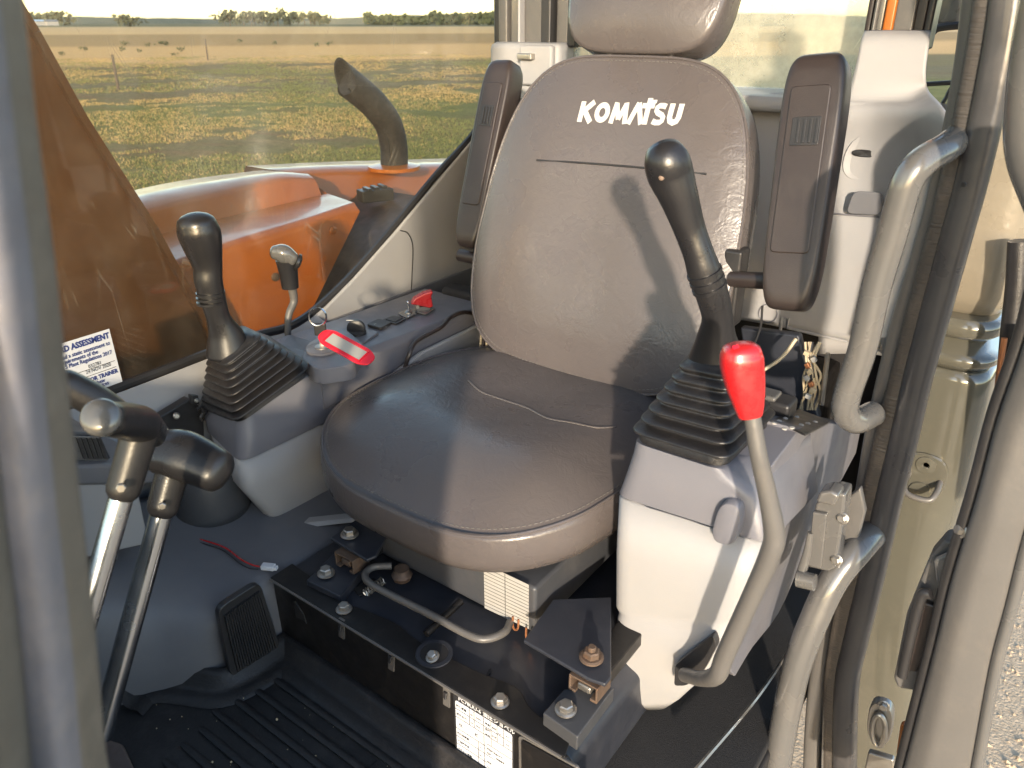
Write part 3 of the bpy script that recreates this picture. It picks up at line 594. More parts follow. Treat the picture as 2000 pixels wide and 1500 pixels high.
# front pillar right beside the lens
XP = -.235
def edge_(off): return [X(a-off-9, b, XP) for a, b in [(-50, -400), (-16, -150), (10, 0), (44, 262), (82, 525), (112, 780), (140, 1005), (170, 1240), (196, 1500), (222, 1640), (250, 2100)]]
tube('front_post', [p+V((0, 0, 0)) for p in edge_(24)], .0048, 'postp', cab, n=20, flat=2.0, sq=4, ref=tuple(RT))
tube('front_post_face', [p+V((.004, -.003, 0)) for p in edge_(66)], .0068, 'postl', cab, n=20, flat=1.2, sq=3.5, ref=tuple(RT))
tube('front_post_seal', [p+V((.001, -.003, 0)) for p in edge_(116)], .0045, 'seal', cab, n=14, ref=tuple(RT))
tube('front_post_outer', [p+V((.006, -.006, 0)) for p in edge_(175)], .0085, 'postp', cab, n=20, flat=1.2, sq=3.5, ref=tuple(RT))
box('front_pillar', (-.30, -.16, -.95), (-.19, .035, .70), 'framed', cab, bevel=.02, seg=3)  # unseen pillar body, widened to throw shade over levers and footwell
box('windscreen_header', (-1.25, -.12, .58), (-.2, -.04, .70), 'framed', cab, bevel=.01)
box('front_pillar', (-1.28, -.14, -.95), (-1.2, -.02, .70), 'framed', cab, bevel=.02, seg=3)
box('front_shade_panel', (-1.21, -.12, -.95), (-.30, -.07, -.36), 'framed', cab, bevel=.01)  # unseen nose panel, added and raised to keep the footwell in shade
prism('windscreen_pane', [V((-1.21, -.10, -.355)), V((-.30, -.10, -.355)), V((-.30, -.10, .58)), V((-1.21, -.10, .58))], (0, .005, 0), 'glass', cab, bevel=0, smooth=False)
# door post (rear edge of the doorway)
yp = 1.02
def post(name, pxs, y, r, m, flat=1, dy=0, **k):
    return tube(name, [Y(a, b, y) for a, b in pxs], r, m, cab, n=20, flat=flat, ref=(1, 0, 0), sq=3.6, **k)
c_in = [(1935, -300), (1908, 0), (1884, 175), (1846, 350), (1812, 480), (1768, 620), (1736, 740), (1712, 850), (1688, 985), (1655, 1110), (1628, 1200), (1600, 1330), (1588, 1500), (1586, 1700)]
c_rub = [(1965, -300), (1935, 0), (1906, 175), (1868, 350), (1836, 480), (1788, 655), (1760, 760), (1732, 865), (1706, 980), (1665, 1140), (1642, 1260), (1631, 1360), (1629, 1500), (1632, 1700)]
c_out = [(1998, -300), (1968, 0), (1938, 175), (1899, 350), (1863, 480), (1815, 655), (1790, 750), (1765, 860), (1735, 980), (1700, 1135), (1672, 1250), (1654, 1340), (1650, 1500), (1652, 1700)]
post('post_inner', c_in, yp+.015, .014, 'framed', flat=1.4)
post('post_seal_core', c_rub, yp-.005, .0155, 'seal', flat=1.1)
post('post_lip', [((a+b)/2-2, y_) for (a, y_), (b, _) in zip(c_rub, c_in)], yp-.020, .0018, 'framed')
post('post_outer', c_out, yp-.01, .0165, 'postq', flat=1.3)
rp_ = cr([Y(a, b, yp-.005) for a, b in c_rub], 34)
tube('post_seal', rp_, [.0166 if i % 2 else .0162 for i in range(len(rp_))], 'seal', cab, steps=0, n=16, sq=3.6, flat=1.12, ref=(1, 0, 0), angle=180)
bolt(Y(1884, 360, yp-.04), (-.3, -1, 0), .003, 'black', cab, washer=False, name='rivet')
# floor, sills
prism('post_trim', YS(1.035, [(1815, 335), (1850, 330), (1828, 440), (1796, 560), (1762, 598), (1742, 660), (1690, 660), (1750, 470)]), (0, .004, 0), 'light', cab, bevel=.001)
box('side_wall_lower', (-1.236, -.2, -.95), (-1.222, 1.62, -.572), 'lav', cab, bevel=.003)
box('cab_floor', (-1.25, -.2, -1.02), (-.16, 1.6, -.952), 'dark', cab, bevel=.004)
box('floor_carpet', (-.60, .30, -.952), (-.165, 1.5, -.935), 'carpet', cab, bevel=.004)
box('rear_bulkhead', (-1.22, 1.52, -.95), (-.20, 1.58, -.16), 'dark', cab, bevel=.004)
box('rear_equipment_box', (-.46, 1.25, -.95), (-.30, 1.5, -.60), 'plinth', cab, bevel=.008)
box('seat_base_rear', (-1.0, 1.23, -.8), (-.45, 1.5, -.66), 'plinth', cab, bevel=.008)
# sill strip at the lower right (black with a bright scuffed edge)
tube('sill_edge', ZS(-.90, [(1345, 1520), (1480, 1360), (1560, 1240)]), .003, 'steel', cab, n=6)

# --- lower left plastics
tray = thing('footwell_trim', 'blue grey plastic side trim of the footwell with a ledge and kick panel', 'footwell trim')
def fw(px, py, z): return Z(px, py, z)
P_ = [  # ledge rows, back -> front edge -> kick wall -> bottom
 [V((-1.19, .30, -.70)), V((-1.19, .42, -.72)), V((-1.19, .55, -.76)), V((-1.19, .68, -.79)), V((-1.19, .86, -.80))],
 [V((-1.12, .32, -.715)), V((-1.10, .43, -.76)), V((-1.08, .54, -.79)), V((-1.06, .66, -.80)), V((-1.05, .84, -.80))],
 [V((-1.045, .31, -.75)), V((-1.00, .42, -.79)), V((-.955, .49, -.80)), V((-.93, .575, -.802)), V((-.93, .83, -.802))],
 [V((-1.02, .30, -.80)), V((-.965, .40, -.825)), V((-.905, .465, -.825)), V((-.892, .555, -.82)), V((-.892, .82, -.82))],
 [V((-1.01, .29, -.88)), V((-.955, .375, -.89)), V((-.903, .452, -.88)), V((-.884, .552, -.88)), V((-.882, .82, -.88))],
 [V((-1.005, .28, -.96)), V((-.966, .366, -.96)), V((-.908, .447, -.96)), V((-.884, .55, -.96)), V((-.88, .82, -.96))]]
grid('trim_shell', P_, 'lav', tray, steps=8, thick=.004, angle=180)
# grille
gq = [(425, 1195), (497, 1140), (518, 1140), (549, 1258), (545, 1270), (462, 1325), (445, 1322)]
gpl = lambda px, py, off=0: None
gA = V((-.880, .438, -.93)); gB = V((-.868, .548, -.93))
def gp(px, py, off=0):       # onto the slanting kick wall plane
    nrm = V((gB.y-gA.y, -(gB.x-gA.x), 0)).normalized(); nrm = nrm if nrm.x > 0 else -nrm
    o = gA+nrm*(.008+off); d = ray(px, py); return d*(o.dot(nrm)/d.dot(nrm))
ring = rquad([gp(*q) for q in [(424, 1190), (508, 1136), (549, 1265), (452, 1326)]], .016, 4)
nrmG = V((.99, -.11, 0))
grl = prism('vent_grille', ring, V((-.012, .001, 0)), 'black', tray, bevel=.002)
for i in range(17):
    t = (i+.7)/17.6
    a = V(gp(433, 1203)).lerp(gp(506, 1152), t); b = V(gp(459, 1312)).lerp(gp(540, 1262), t)
    bm = bmesh.new(); d = (b-a).normalized(); a_prism(bm, [a, b, b+V((0, .0028, 0)), a+V((0, .0028, 0))], V((.005, -.0005, 0)))
    fin('slat', bm, 'black', grl, smooth=False)
# round dark housing behind the travel levers
hb = Z(398, 1008, -.80)
hs = thing('pedal_housing', 'dark grey rounded housing on the ledge behind the travel levers', 'housing')
rr = [[hb+V((.052*f*math.cos(a)*1.05, .058*f*math.sin(a)+.02, z*.7)) for a in [i*2*math.pi/32 for i in range(32)]] for f, z in ((1.12, 0), (1.15, .03), (1.12, .09), (1.02, .14), (.8, .165), (.1, .18))]
loft('cover', rr, 'sbox', hs, angle=180)
# light box and vent dash on the far left
lb = thing('side_locker', 'light grey locker panel behind the travel levers', 'locker')
prism('door_panel', XS(-1.04, [(120, 945), (268, 945), (293, 1062), (180, 1088), (130, 1095)]), (-.10, 0, 0), 'light', lb, bevel=.004)
ds = thing('side_dash', 'grey side dash with a louvred air vent left of the travel levers', 'side dash')
prism('dash_body', XS(-1.035, [(60, 912), (300, 903), (330, 925), (300, 946), (60, 952)]), (-.14, 0, 0), 'lav', ds, bevel=.006)
prism('dash_top', XS(-1.06, [(60, 840), (196, 846), (222, 905), (60, 915)]), (-.10, 0, 0), 'sbox', ds, bevel=.004)
vf = prism('vent_frame', XS(-1.056, [(140, 850), (190, 852), (213, 902), (140, 898)]), (.004, 0, 0), 'frame', ds, bevel=.002)
for i in range(5):
    x0 = 150+i*10
    prism('louvre', XS(-1.049, [(x0, 856), (x0+6, 856), (x0+20, 896), (x0+14, 896)]), (-.006, 0, 0), 'black', ds, bevel=0, smooth=False)
# open fuse bay
fb = thing('fuse_bay', 'open black fuse bay with loose screws between the levers and the console', 'fuse bay')
prism('bay_box', XS(-1.165, [(290, 828), (372, 778), (398, 800), (402, 900), (330, 960), (290, 930)]), (-.02, 0, 0), 'black', fb, bevel=.003)
prism('bracket', XS(-1.155, [(374, 772), (388, 772), (390, 790), (376, 790)]), (-.012, 0, 0), 'black', fb, bevel=.002)
for px, py, r in [(344, 812, .006), (325, 838, .003), (340, 846, .007), (383, 782, .004)]:
    lathe('screw', [(r, 0), (r, .003), (r*.6, .005)], X(px, py, -1.155), (1, -.2, .2), 'steel', fb, n=12)
tube('cable_clip', XS(-1.15, [(384, 800), (392, 796), (397, 806), (392, 815), (396, 822)]), .003, 'black', fb, n=8)

# ================================================================== FLOOR MAT
fm = thing('floor_mat', 'black moulded rubber floor mat with long raised ribs in front of the seat', 'floor mat')
zf = -.937
mo = ZS(zf, [(225, 1385), (268, 1342), (330, 1325), (392, 1330), (440, 1335), (490, 1312), (530, 1285), (562, 1262)])
medge = cr(mo, 6)
matpts = medge+[V((-.35, .552, zf)), V((-.25, .2, zf)), V((-.45, .0, zf)), V((-.75, .05, zf)), V((-.93, .2, zf))]
prism('mat_sheet', matpts, (0, 0, -.012), 'mat', fm, bevel=.002)
rimp = medge+[V((-.60, .552, zf)), V((-.35, .552, zf))]
def rim_path(off, z):
    out = []
    for i, p in enumerate(rimp):
        t = (rimp[min(i+1, len(rimp)-1)]-rimp[max(i-1, 0)]).normalized(); nr = V((t.y, -t.x, 0)); out.append(p+nr*off+V((0, 0, z)))
    return out
sh = [rim_path(-.004, .030), rim_path(.004, .034), rim_path(.012, .028), rim_path(.020, .012), rim_path(.030, .008), rim_path(.040, .010), rim_path(.050, .0015)]
sheet('raised_rim', sh, 'mat', fm, angle=80)
for i in range(16):
    y = .50-.031*i; x0 = -.835-(.035*min(1, i/5)) + random.uniform(-.004, .004); x1 = -.30
    if i > 3: x0 = -.86+.004*i
    p = [V((x0, y, zf+.001)), V((x0+.02, y, zf+.003)), V((x0+.2, y, zf+.003)), V((x1, y, zf+.003))]
    tube('rib', p, [.003, .006, .006, .006], 'mat', fm, steps=2, n=8, flat=.6, ref=(0, 1, 0))
for i in range(110):       # crumbs of dry mud
    c = Z(random.uniform(300, 860), random.uniform(1335, 1640), zf+.004); bm = bmesh.new(); bmesh.ops.create_icosphere(bm, subdivisions=1, radius=random.uniform(.0004, .0013)*(1+(random.random() < .1)), matrix=Matrix.Translation(c))
    if i == 0: cb = bm
    else:
        me = bpy.data.meshes.new('x'); bm.to_mesh(me); bm.free(); cb.from_mesh(me)
o = fin('mud_crumbs', cb, 'wirew', None, smooth=False); o['kind'] = 'stuff'; tag(o, 'tiny pale crumbs of dried mud scattered on the black floor mat', 'mud crumbs')
stp = thing('entry_step', 'rough muddy step edge at the front corner of the floor mat', 'step')
prism('step_plate', ZS(-.925, [(205, 1440), (240, 1452), (262, 1500), (270, 1600), (120, 1620), (120, 1440)]), (0, 0, -.03), 'stone', stp, bevel=.004)

# ================================================================== PLINTH
pl = thing('seat_plinth', 'black steel plinth under the seat with a navy top plate and bolts', 'seat plinth')
Zp = -.80; yf = .557
prism('front_plate', [V((-.884, yf, -.94)), V((-.884, yf, Zp)), V((-.33, yf, Zp)), V((-.30, yf, Zp-.03)), V((-.30, yf, -1.0)), V((-.884, yf, -1.0))], (0, .006, 0), 'plinth', pl, bevel=.002)
fl = cr([V((-.885, .598, Zp+.002)), V((-.80, .592, Zp+.002)), V((-.75, .585, Zp+.002)), V((-.66, .598, Zp+.002)), V((-.60, .592, Zp+.002)), V((-.5, .597, Zp+.002)), V((-.44, .606, Zp+.002)), V((-.40, .588, Zp+.002)), V((-.34, .585, Zp+.002))], 5)
prism('front_flange', [V((-.885, yf-.003, Zp+.002)), *fl, V((-.33, yf-.003, Zp+.002))], (0, 0, .003), 'plinth', pl, bevel=.0012)
tube('flange_lip', [V((-.884, yf-.004, Zp+.002)), V((-.6, yf-.004, Zp+.002)), V((-.335, yf-.004, Zp+.002))], .0022, 'framed', pl, n=6)
tp = ZS(Zp-.004, [(548, 1150), (700, 1010), (1000, 1000), (1250, 1180), (1275, 1330), (1245, 1400), (1170, 1485), (1130, 1500)])
prism('top_plate', [V((-.885, .58, Zp-.004)), V((-.885, 1.25, Zp-.004)), V((-.36, 1.25, Zp-.004)), V((-.345, .62, Zp-.004)), V((-.36, .575, Zp-.004))], (0, 0, -.004), 'navy', pl, bevel=.002)
prism('end_roll', [V((-.36, .575, Zp-.01)), V((-.35, 1.2, Zp-.01)), V((-.33, 1.2, Zp-.03)), V((-.33, .572, Zp-.03))], (0, 0, -.1), 'navy', pl, bevel=.01, seg=3)
for px, py in [(672, 1187), (977, 1368)]: bolt(Z(px, py+3, Zp+.006), (0, 0, 1), .0085, 'steel', pl)
# access hole with a bolt deep in it
hc = Z(848, 1277, Zp+.006)
lathe('access_ring', [(.026, -.001), (.026, .0015), (.020, .0015), (.020, -.001)], hc, (0, 0, 1), 'navy', pl, n=32)
lathe('access_hole', [(.0205, -.0002), (.0205, .0008), (.0001, .0008)], hc, (0, 0, 1), 'dark', pl, n=32)
bolt(Z(845, 1283, Zp+.009), (-.1, -.3, 1), .0068, 'steel', pl)
prism('slot', rquad(ZS(Zp-.0025, [(690, 1152), (730, 1130), (742, 1142), (702, 1166)]), .002, 2), (0, 0, .002), 'dark', pl, bevel=0, smooth=False)
prism('scratch_slot', ZS(Zp-.0025, [(950, 1318), (955, 1308), (960, 1306), (958, 1316), (951, 1326)]), (0, 0, .0012), 'dark', pl, bevel=0, smooth=False)
for px, py in [(765, 1290), (873, 1360), (668, 1227)]:
    c = Y(px, py, yf-.003); a = Y(px, py-18, yf); b = Y(px, py+18, yf)
    fr = prism('clip_slot', [a+V((-.006, -.002, 0)), a+V((.006, -.002, 0)), b+V((.006, -.002, 0)), b+V((-.006, -.002, 0))], (0, .004, 0), 'framed', pl, bevel=.001)
    prism('clip', [a+V((-.003, -.005, -.006)), a+V((.003, -.005, -.006)), c+V((.003, -.007, 0)), c+V((-.003, -.005, 0))], (0, .003, 0), 'black', pl, bevel=.0006)
prism('side_window', YS(yf-.002, [(575, 1175), (592, 1200), (598, 1218), (577, 1205)]), (0, .003, 0), 'dark', pl, bevel=0)
prism('recess_frame', rquad(YS(yf-.003, [(1012, 1436), (1130, 1500), (1130, 1640), (1014, 1600)]), .006, 3), (0, .004, 0), 'framed', pl, bevel=.001)
prism('recess_panel', rquad(YS(yf-.006, [(1017, 1445), (1126, 1506), (1126, 1630), (1019, 1590)]), .005, 3), (0, .004, 0), 'plinth', pl, bevel=.001)

# spec label on plinth
sp_ = thing('specification_label', 'black bordered white Japanese specification table stuck on the plinth front', 'label')
la, lb_, lc = Y(884, 1346, yf-.002), Y(1003, 1424, yf-.002), Y(890, 1495, yf-.002)
Lr = V((lb_.x-la.x, 0, lb_.z-la.z)); wL = Lr.length; Lr = V((1, 0, 0)); wL = lb_.x-la.x
o0 = V((la.x, yf-.0008, la.z)); hL = .150; DN = V((0, 0, -1)); NY = V((0, -1, 0))
def LQ(u0, v0, u1, v1, lift): # rect in label coords (fractions of width), v downward in width units
    c = o0+NY*lift; f = lambda u, v: c+Lr*(u*wL)+DN*(v*wL); return [f(u0, v0), f(u1, v0), f(u1, v1), f(u0, v1)]
prism('label_border', rquad(LQ(0, 0, 1, 1.75, .0), .005, 3), NY*.0006, 'inkb', sp_, bevel=0, smooth=False)
prism('label_paper', rquad(LQ(.035, .17, .975, 1.70, .0006), .004, 3), NY*.0005, 'paper', sp_, bevel=0, smooth=False)
text('PC78UU-6 油圧ショベル', .0093, o0+Lr*(.09*wL)+DN*(.14*wL), (1, 0, 0), (0, 0, 1), 'paper', sp_, bold=.00022, lift=.0009, wscale=.93)
gl_ = [(.035, .32, .975, .32), (.035, .47, .56, .47), (.60, .47, .975, .47), (.035, .68, .56, .68), (.56, .62, .975, .62), (.035, .83, .56, .83), (.035, .98, .56, .98), (.56, .83, .7, .83), (.035, 1.15, .56, 1.15), (.035, 1.33, .56, 1.33), (.56, 1.05, .975, 1.05),
       (.28, .17, .28, .47), (.36, .17, .36, .47), (.52, .17, .52, .62), (.64, .17, .64, .62), (.74, .17, .74, .47), (.84, .17, .84, .47), (.42, .68, .42, 1.6), (.52, .55, .52, 1.6)]
bm = bmesh.new()
for u0, v0, u1, v1 in gl_:
    e = .004
    if v0 == v1: q = LQ(u0, v0-e, u1, v0+e, .0012)
    else: q = LQ(u0-e, v0, u0+e, v1, .0014)
    a_prism(bm, q, NY*.00015)
fin('table_lines', bm, 'inkb', sp_, smooth=False)
def LT(s, u, v, size, bold=.0001): text(s, size, o0+Lr*(u*wL)+DN*(v*wL), (1, 0, 0), (0, 0, 1), 'inkb', sp_, bold=bold, lift=.0014)
for s, u, v, z in [('機体質量', .05, .27, .0045), ('定格出力', .05, .42, .0045), ('kg', .30, .27, .0035), ('kw', .30, .42, .0035), ('6900', .39, .27, .0042), ('40.5', .39, .42, .0042), ('最高', .54, .27, .0042), ('走行', .54, .37, .0042), ('速度', .54, .47, .0042),
                   ('前進', .655, .27, .0038), ('後進', .655, .42, .0038), ('km/h', .755, .30, .0026), ('4.5', .88, .27, .0038), ('4.5', .88, .42, .0038), ('仕', .09, .61, .0065), ('様', .36, .61, .0065), ('機械総質量', .05, .78, .0042), ('kg', .445, .78, .003), ('平均接地圧', .05, .93, .0042), ('kPa', .435, .93, .0028),
                   ('バケット容量', .05, 1.08, .0042), ('m³', .445, 1.10, .003), ('ブレード', .05, 1.25, .0042), ('機械', .56, .72, .0042), ('仕様', .56, .80, .0042), ('年式', .56, .97, .004), ('作業装置の種類', .62, .72, .003), ('製造番号', .72, .80, .0034)]: LT(s, u, v, z)

# ================================================================== SEAT
seat = thing('operator_seat', 'brown grey vinyl operator seat with headrest and two raised armrests', 'seat')
# cushion
CX, CY, ZC = -.695, .920, -.602
HB = .272
def ca(q): return .262+.012*math.cos(q*2.2)-.022*(max(0, -q-.55)/.45)**1.5
def drop(v):                       # waterfall at the front
    t = max(0, (-v-HB*.35)/(HB*.65)); return -.036*t**1.8
def ctop(u, v):
    s = (abs(u/ca(v/HB))**3.4+abs(v/HB)**3.4)**(1/3.4); s = min(1, s)
    return drop(v)+.042*(1-s**2.6)-.024*math.exp(-((u)**2+(v-.04)**2)/.022)+.006*math.exp(-((abs(u)-.17)**2)/.004)*(1-s**4)
rings = [(s, ctop) for s in (.004, .12, .24, .36, .48, .6, .7, .79, .86, .91, .95, .98, 1.0)]
side = lambda k: (lambda u, v: drop(v)*.75+k)
rings += [(1.008, side(-.003)), (1.018, side(-.014)), (1.026, side(-.032)), (1.022, side(-.052)), (.998, side(-.070)), (.94, side(-.083)), (.86, side(-.088)), (.3, side(-.088))]
cush = pad('seat_cushion', (CX, CY, ZC), V((1, 0, 0)), V((0, 1, 0)), V((0, 0, 1)), ca, HB, 3.4, rings, 'vinyl', seat, M_=128, angle=180)
def cp(u, v, l=.0): return V((CX+u, CY+v, ZC+ctop(u, v)+l))
def seamring(a, b, n, sc, off, M_=128):
    out = []
    for i in range(M_):
        p, q = spt(2*math.pi*(i+.5)/M_, n); out.append((a(q*sc)*p*sc, b*q*sc))
    return out
tube('cushion_piping', [V((CX+u, CY+v, ZC+drop(v)*1.0-.0005)) for u, v in seamring(ca, HB, 3.4, 1.004, 0)], .0028, 'vinyl', cush, steps=0, closed=True, n=8)
# stitches along front seam + decorative curved seam
def stitches(name, pts, parent, m='white', ln=.0045, gap=.0035, r=.0006):
    P = cr(pts, 10); bm = bmesh.new(); acc = 0; tot = ln+gap
    d = [0]
    for a, b in zip(P, P[1:]): d.append(d[-1]+(b-a).length)
    def at(s):
        for i in range(len(d)-1):
            if d[i+1] >= s: return P[i].lerp(P[i+1], (s-d[i])/max(1e-9, d[i+1]-d[i]))
        return P[-1]
    s = 0
    while s+ln < d[-1]: a_tube(bm, [at(s), at(s+ln)], r, 5); s += tot
    o = fin(name, bm, m, parent, smooth=False); return o
M['thread'] = mat('dull seam thread', (.14, .13, .12), .7, var=.2)
fr_pts = [(u, v) for u, v in seamring(ca, HB, 3.4, .975, 0) if v < .06]
fr_pts.sort(key=lambda q: math.atan2(q[0], -q[1]))
stitches('seam_stitches', [cp(u, v, .0008) for u, v in fr_pts[::3]], cush, 'thread')['kind'] = 'stuff'
ds_ = [(915, 743), (940, 765), (980, 780), (1030, 797), (1070, 817), (1120, 826), (1165, 835), (1203, 834)]
def on_cushion(px, py):
    z = ZC+.01
    for _ in range(6): p = Z(px, py, z); z = ZC+ctop(p.x-CX, p.y-CY)
    return p
dp = [on_cushion(*q) for q in ds_]
tube('seat_seam', [p+V((0, 0, .0002)) for p in dp], .0016, 'vinyl', cush, n=8)
stitches('seam_stitches', [p+V((0, -.003, .0012)) for p in dp], cush, 'thread')['kind'] = 'stuff'
# backrest
rec = R(18.5); BU = V((0, math.sin(rec), math.cos(rec))); BN = V((0, -math.cos(rec), math.sin(rec)))
BH = .283; BO = V((-.681, 1.127, -.600))+BU*BH
def ba(q): return .262-.052*max(0, (q+.25)/1.25)**1.7 - .008*max(0, -q-.3)
def bfront(u, v):
    q = v/BH; s = min(1, (abs(u/ba(q))**4.2+abs(q)**4.2)**(1/4.2))
    return .034+.030*(1-s**3.6) - .014*math.exp(-(u*u)/.012)*math.exp(-((v+.02)**2)/.05)
rings = [(s, bfront) for s in (.004, .15, .3, .45, .58, .7, .8, .87, .92, .96, .985, 1.0)]
rings += [(1.006, .030), (1.008, .01), (1.006, -.015), (.995, -.036), (.96, -.048), (.85, -.052), (.01, -.052)]
back = pad('backrest', BO, V((1, 0, 0)), BU, BN, ba, BH, 4.2, rings, 'vinyl', seat, M_=128, angle=180)
def bp_(u, v, l=0): return BO+V((u, 0, 0))+BU*v+BN*(bfront(u, v)+l)
tube('backrest_piping', [BO+V((u, 0, 0))+BU*v+BN*.033 for u, v in seamring(ba, BH, 4.2, 1.003, 0)], .0026, 'vinyl', back, steps=0, closed=True, n=8)
br = [(u, v) for u, v in seamring(ba, BH, 4.2, .975, 0)]
stitches('seam_stitches', [bp_(u, v, .0006) for u, v in br[::3]], back, 'thread')['kind'] = 'stuff'
def on_back(px, py, l=0):
    d = ray(px, py); w = .05
    for _ in range(8):
        o = BO+BN*w; t = o.dot(BN)/d.dot(BN); p = d*t; r = p-BO; w = bfront(r.x, r.dot(BU))
    return p+BN*l
tube('back_seam', [on_back(*q, .0) for q in [(1048, 313), (1120, 317), (1200, 323), (1290, 331), (1380, 340)]], .0018, 'rubber', back, n=6)
# lettering
W_ = [  # strokes in a 7-high grid: list of (polyline, width)
 ('K', 0, [([(1.0, 0), (1.0, 7)], 2.0), ([(1.6, 3.4), (5.6, 7)], 2.0), ([(2.2, 3.9), (5.6, 0)], 2.0)]),
 ('O', 6.8, [([(3+2.2*math.cos(a), 3.5+2.5*math.sin(a)) for a in [i*math.pi/10 for i in range(21)]], 1.9)]),
 ('M', 12.9, [([(1.3, 0), (2.2, 7)], 1.9), ([(2.2, 6.6), (4.1, 1.4)], 1.8), ([(4.1, 1.4), (6.1, 6.6)], 1.8), ([(6.1, 7), (7.1, 0)], 1.9)]),
 ('A', 20.6, [([(.9, 0), (3.5, 7)], 1.9), ([(3.5, 7), (6.1, 0)], 1.9)]),
 ('T', 25.6, [([(0, 6.1), (5.0, 6.1)], 1.7), ([(2.6, 0), (2.6, 8.6)], 2.0), ([(3.4, 7.5), (5.4, 7.5)], 1.1)]),
 ('S', 30.2, [([(5.0, 5.9), (3.9, 6.2), (2.4, 6.2), (1.5, 5.6), (1.5, 4.6), (2.2, 3.9), (4.0, 3.2), (4.7, 2.5), (4.6, 1.4), (3.8, .8), (2.2, .75), (.8, 1.2)], 1.8)]),
 ('U', 36.4, [([(1.0, 7), (1.0, 2.6), (1.5, 1.4), (2.7, .9), (3.9, 1.4), (4.4, 2.6), (4.4, 7)], 2.0)])]
bm = bmesh.new(); kk = 0
LA = on_back(1127, 238); LB = on_back(1327, 246); rA = LA-BO; rB = LB-BO
u0, v0, u1, v1 = rA.x, rA.dot(BU), rB.x, rB.dot(BU); sc_ = (u1-u0)/41.9; shy = (v1-v0)/41.9
hs_ = .036/7
for ch, x0, strokes in W_:
    for pl_, w in strokes:
        kk += 1; li = .0006+.00006*(kk % 7)
        P = [V((x, y, 0)) for x, y in pl_]; Q = []
        for a, b in zip(P, P[1:]):
            m_ = max(1, int((b-a).length/1.2)); Q += [a.lerp(b, i/m_) for i in range(m_)]
        Q.append(P[-1]); prev = None; closed = (P[0]-P[-1]).length < .01
        for i, p in enumerate(Q):
            t = (Q[(i+1) % len(Q) if not closed or i < len(Q)-1 else 1]-Q[i-1 if i or not closed else len(Q)-2]) if closed else Q[min(i+1, len(Q)-1)]-Q[max(i-1, 0)]
            t.normalize(); nr = V((-t.y, t.x, 0))
            row = []
            for sgn in (-1, 0, 1):
                g_ = p+nr*(sgn*w/2); row.append(bm.verts.new(bp_(u0+(x0+g_.x)*sc_, v0+(g_.y)*hs_+(x0+g_.x)*shy, li)))
            if prev:
                for j in range(2): bm.faces.new((prev[j], prev[j+1], row[j+1], row[j]))
            prev = row
me = bpy.data.meshes.new('lettering'); bmesh.ops.recalc_face_normals(bm, faces=bm.faces); bm.to_mesh(me); bm.free()
link('lettering', me, 'white', back, smooth=False)
# headrest
HO = BO+BU*(BH+.135)+BN*.0+V((.045, 0, 0)); 
HO = BO+BU*(BH+.112)+BN*.005+V((-.004, 0, 0))
ha = lambda q: .150-.016*max(0, -q)
hfront = lambda u, v: .030+.028*(1-min(1, (abs(u/.15)**3.5+abs(v/.105)**3.5)**(1/3.5))**2.6)
hr = pad('headrest', HO, V((1, 0, 0)), BU, BN, ha, .105, 4.4, [(s, hfront) for s in (.01, .3, .55, .75, .88, .95, 1.0)]+[(1.006, .022), (1.006, -.02), (.98, -.038), (.9, -.046), (.01, -.048)], 'vinyl', seat, M_=80, angle=180)
for s in (-1, 1): tube('headrest_rod', [HO+V((s*.06, 0, 0))-BU*.2, HO+V((s*.06, 0, 0))], .007, 'steel', seat, steps=1, n=10)
# armrests, folded up
def armrest(cx, ptop, pbot, w, dpt):
    top, bot = V(ptop), V(pbot); U2 = (top-bot).normalized(); c = (top+bot)/2; hb_ = (top-bot).length/2
    X2 = V((1, 0, 0)); X2 = (X2-U2*X2.dot(U2)).normalized(); N2 = X2.cross(U2); N2 = N2 if N2.y < 0 else -N2
    a = lambda q: w*(.93+.07*q)
    n = 5.5
    rg = [(s, dpt) for s in (.01, .5, .85)]+[(.93, dpt-.001), (.975, dpt-.005), (1.0, dpt-.013), (1.0, 0), (1.0, -dpt+.012), (.97, -dpt+.003), (.9, -dpt), (.01, -dpt)]
    o = pad('armrest', c, X2, U2, N2, a, hb_, n, rg, 'brownpad', seat, M_=72, angle=50)
    # inset slide and ribbed switch
    f = lambda u, v, l: c+X2*u+U2*v+N2*(dpt+l)
    def rr(u0, u1, v0, v1, l, r=.008): return rquad([f(u0, v0, l), f(u1, v0, l), f(u1, v1, l), f(u0, v1, l)], r, 4)
    prism('slide_cover', rr(-w*.66, w*.58, hb_*-.55, hb_*.74, -.001), N2*.004, 'brownpad', o, bevel=.0025)
    sw = prism('rocker_switch', rr(-w*.46, w*.42, hb_*.28, hb_*.50, .003, .003), N2*.0015, 'black', o, bevel=.0008)
    return o, f, hb_
def arm_ribs(o, f, hb_, w):
    for i in range(4):
        u = -w*.28+w*.19*i
        prism('switch_rib', [f(u, hb_*.30, .0045), f(u+w*.08, hb_*.30, .0045), f(u+w*.08, hb_*.48, .0045), f(u, hb_*.48, .0045)], (f(0, 0, 1)-f(0, 0, 0))*.002, 'black', o, bevel=.0004)
pt = Y(1603, 128, 1.235); pb = Y(1541, 592, 1.12)
ar, f1, h1 = armrest(0, pt+V((0, 0, .012)), pb+V((0, 0, -.012)), .045, .028); arm_ribs(ar, f1, h1, .045)
pt = Y(990, 132, 1.33); pb = Y(918, 476, 1.19)
al, f2, h2 = armrest(0, pt+V((0, 0, .01)), pb+V((0, 0, -.01)), .036, .026)
arm_ribs(al, f2, h2, .036)
tube('armrest_pivot', [Y(1430, 545, 1.17), Y(1500, 549, 1.15)], .013, 'brownpad', seat, steps=1, n=16)
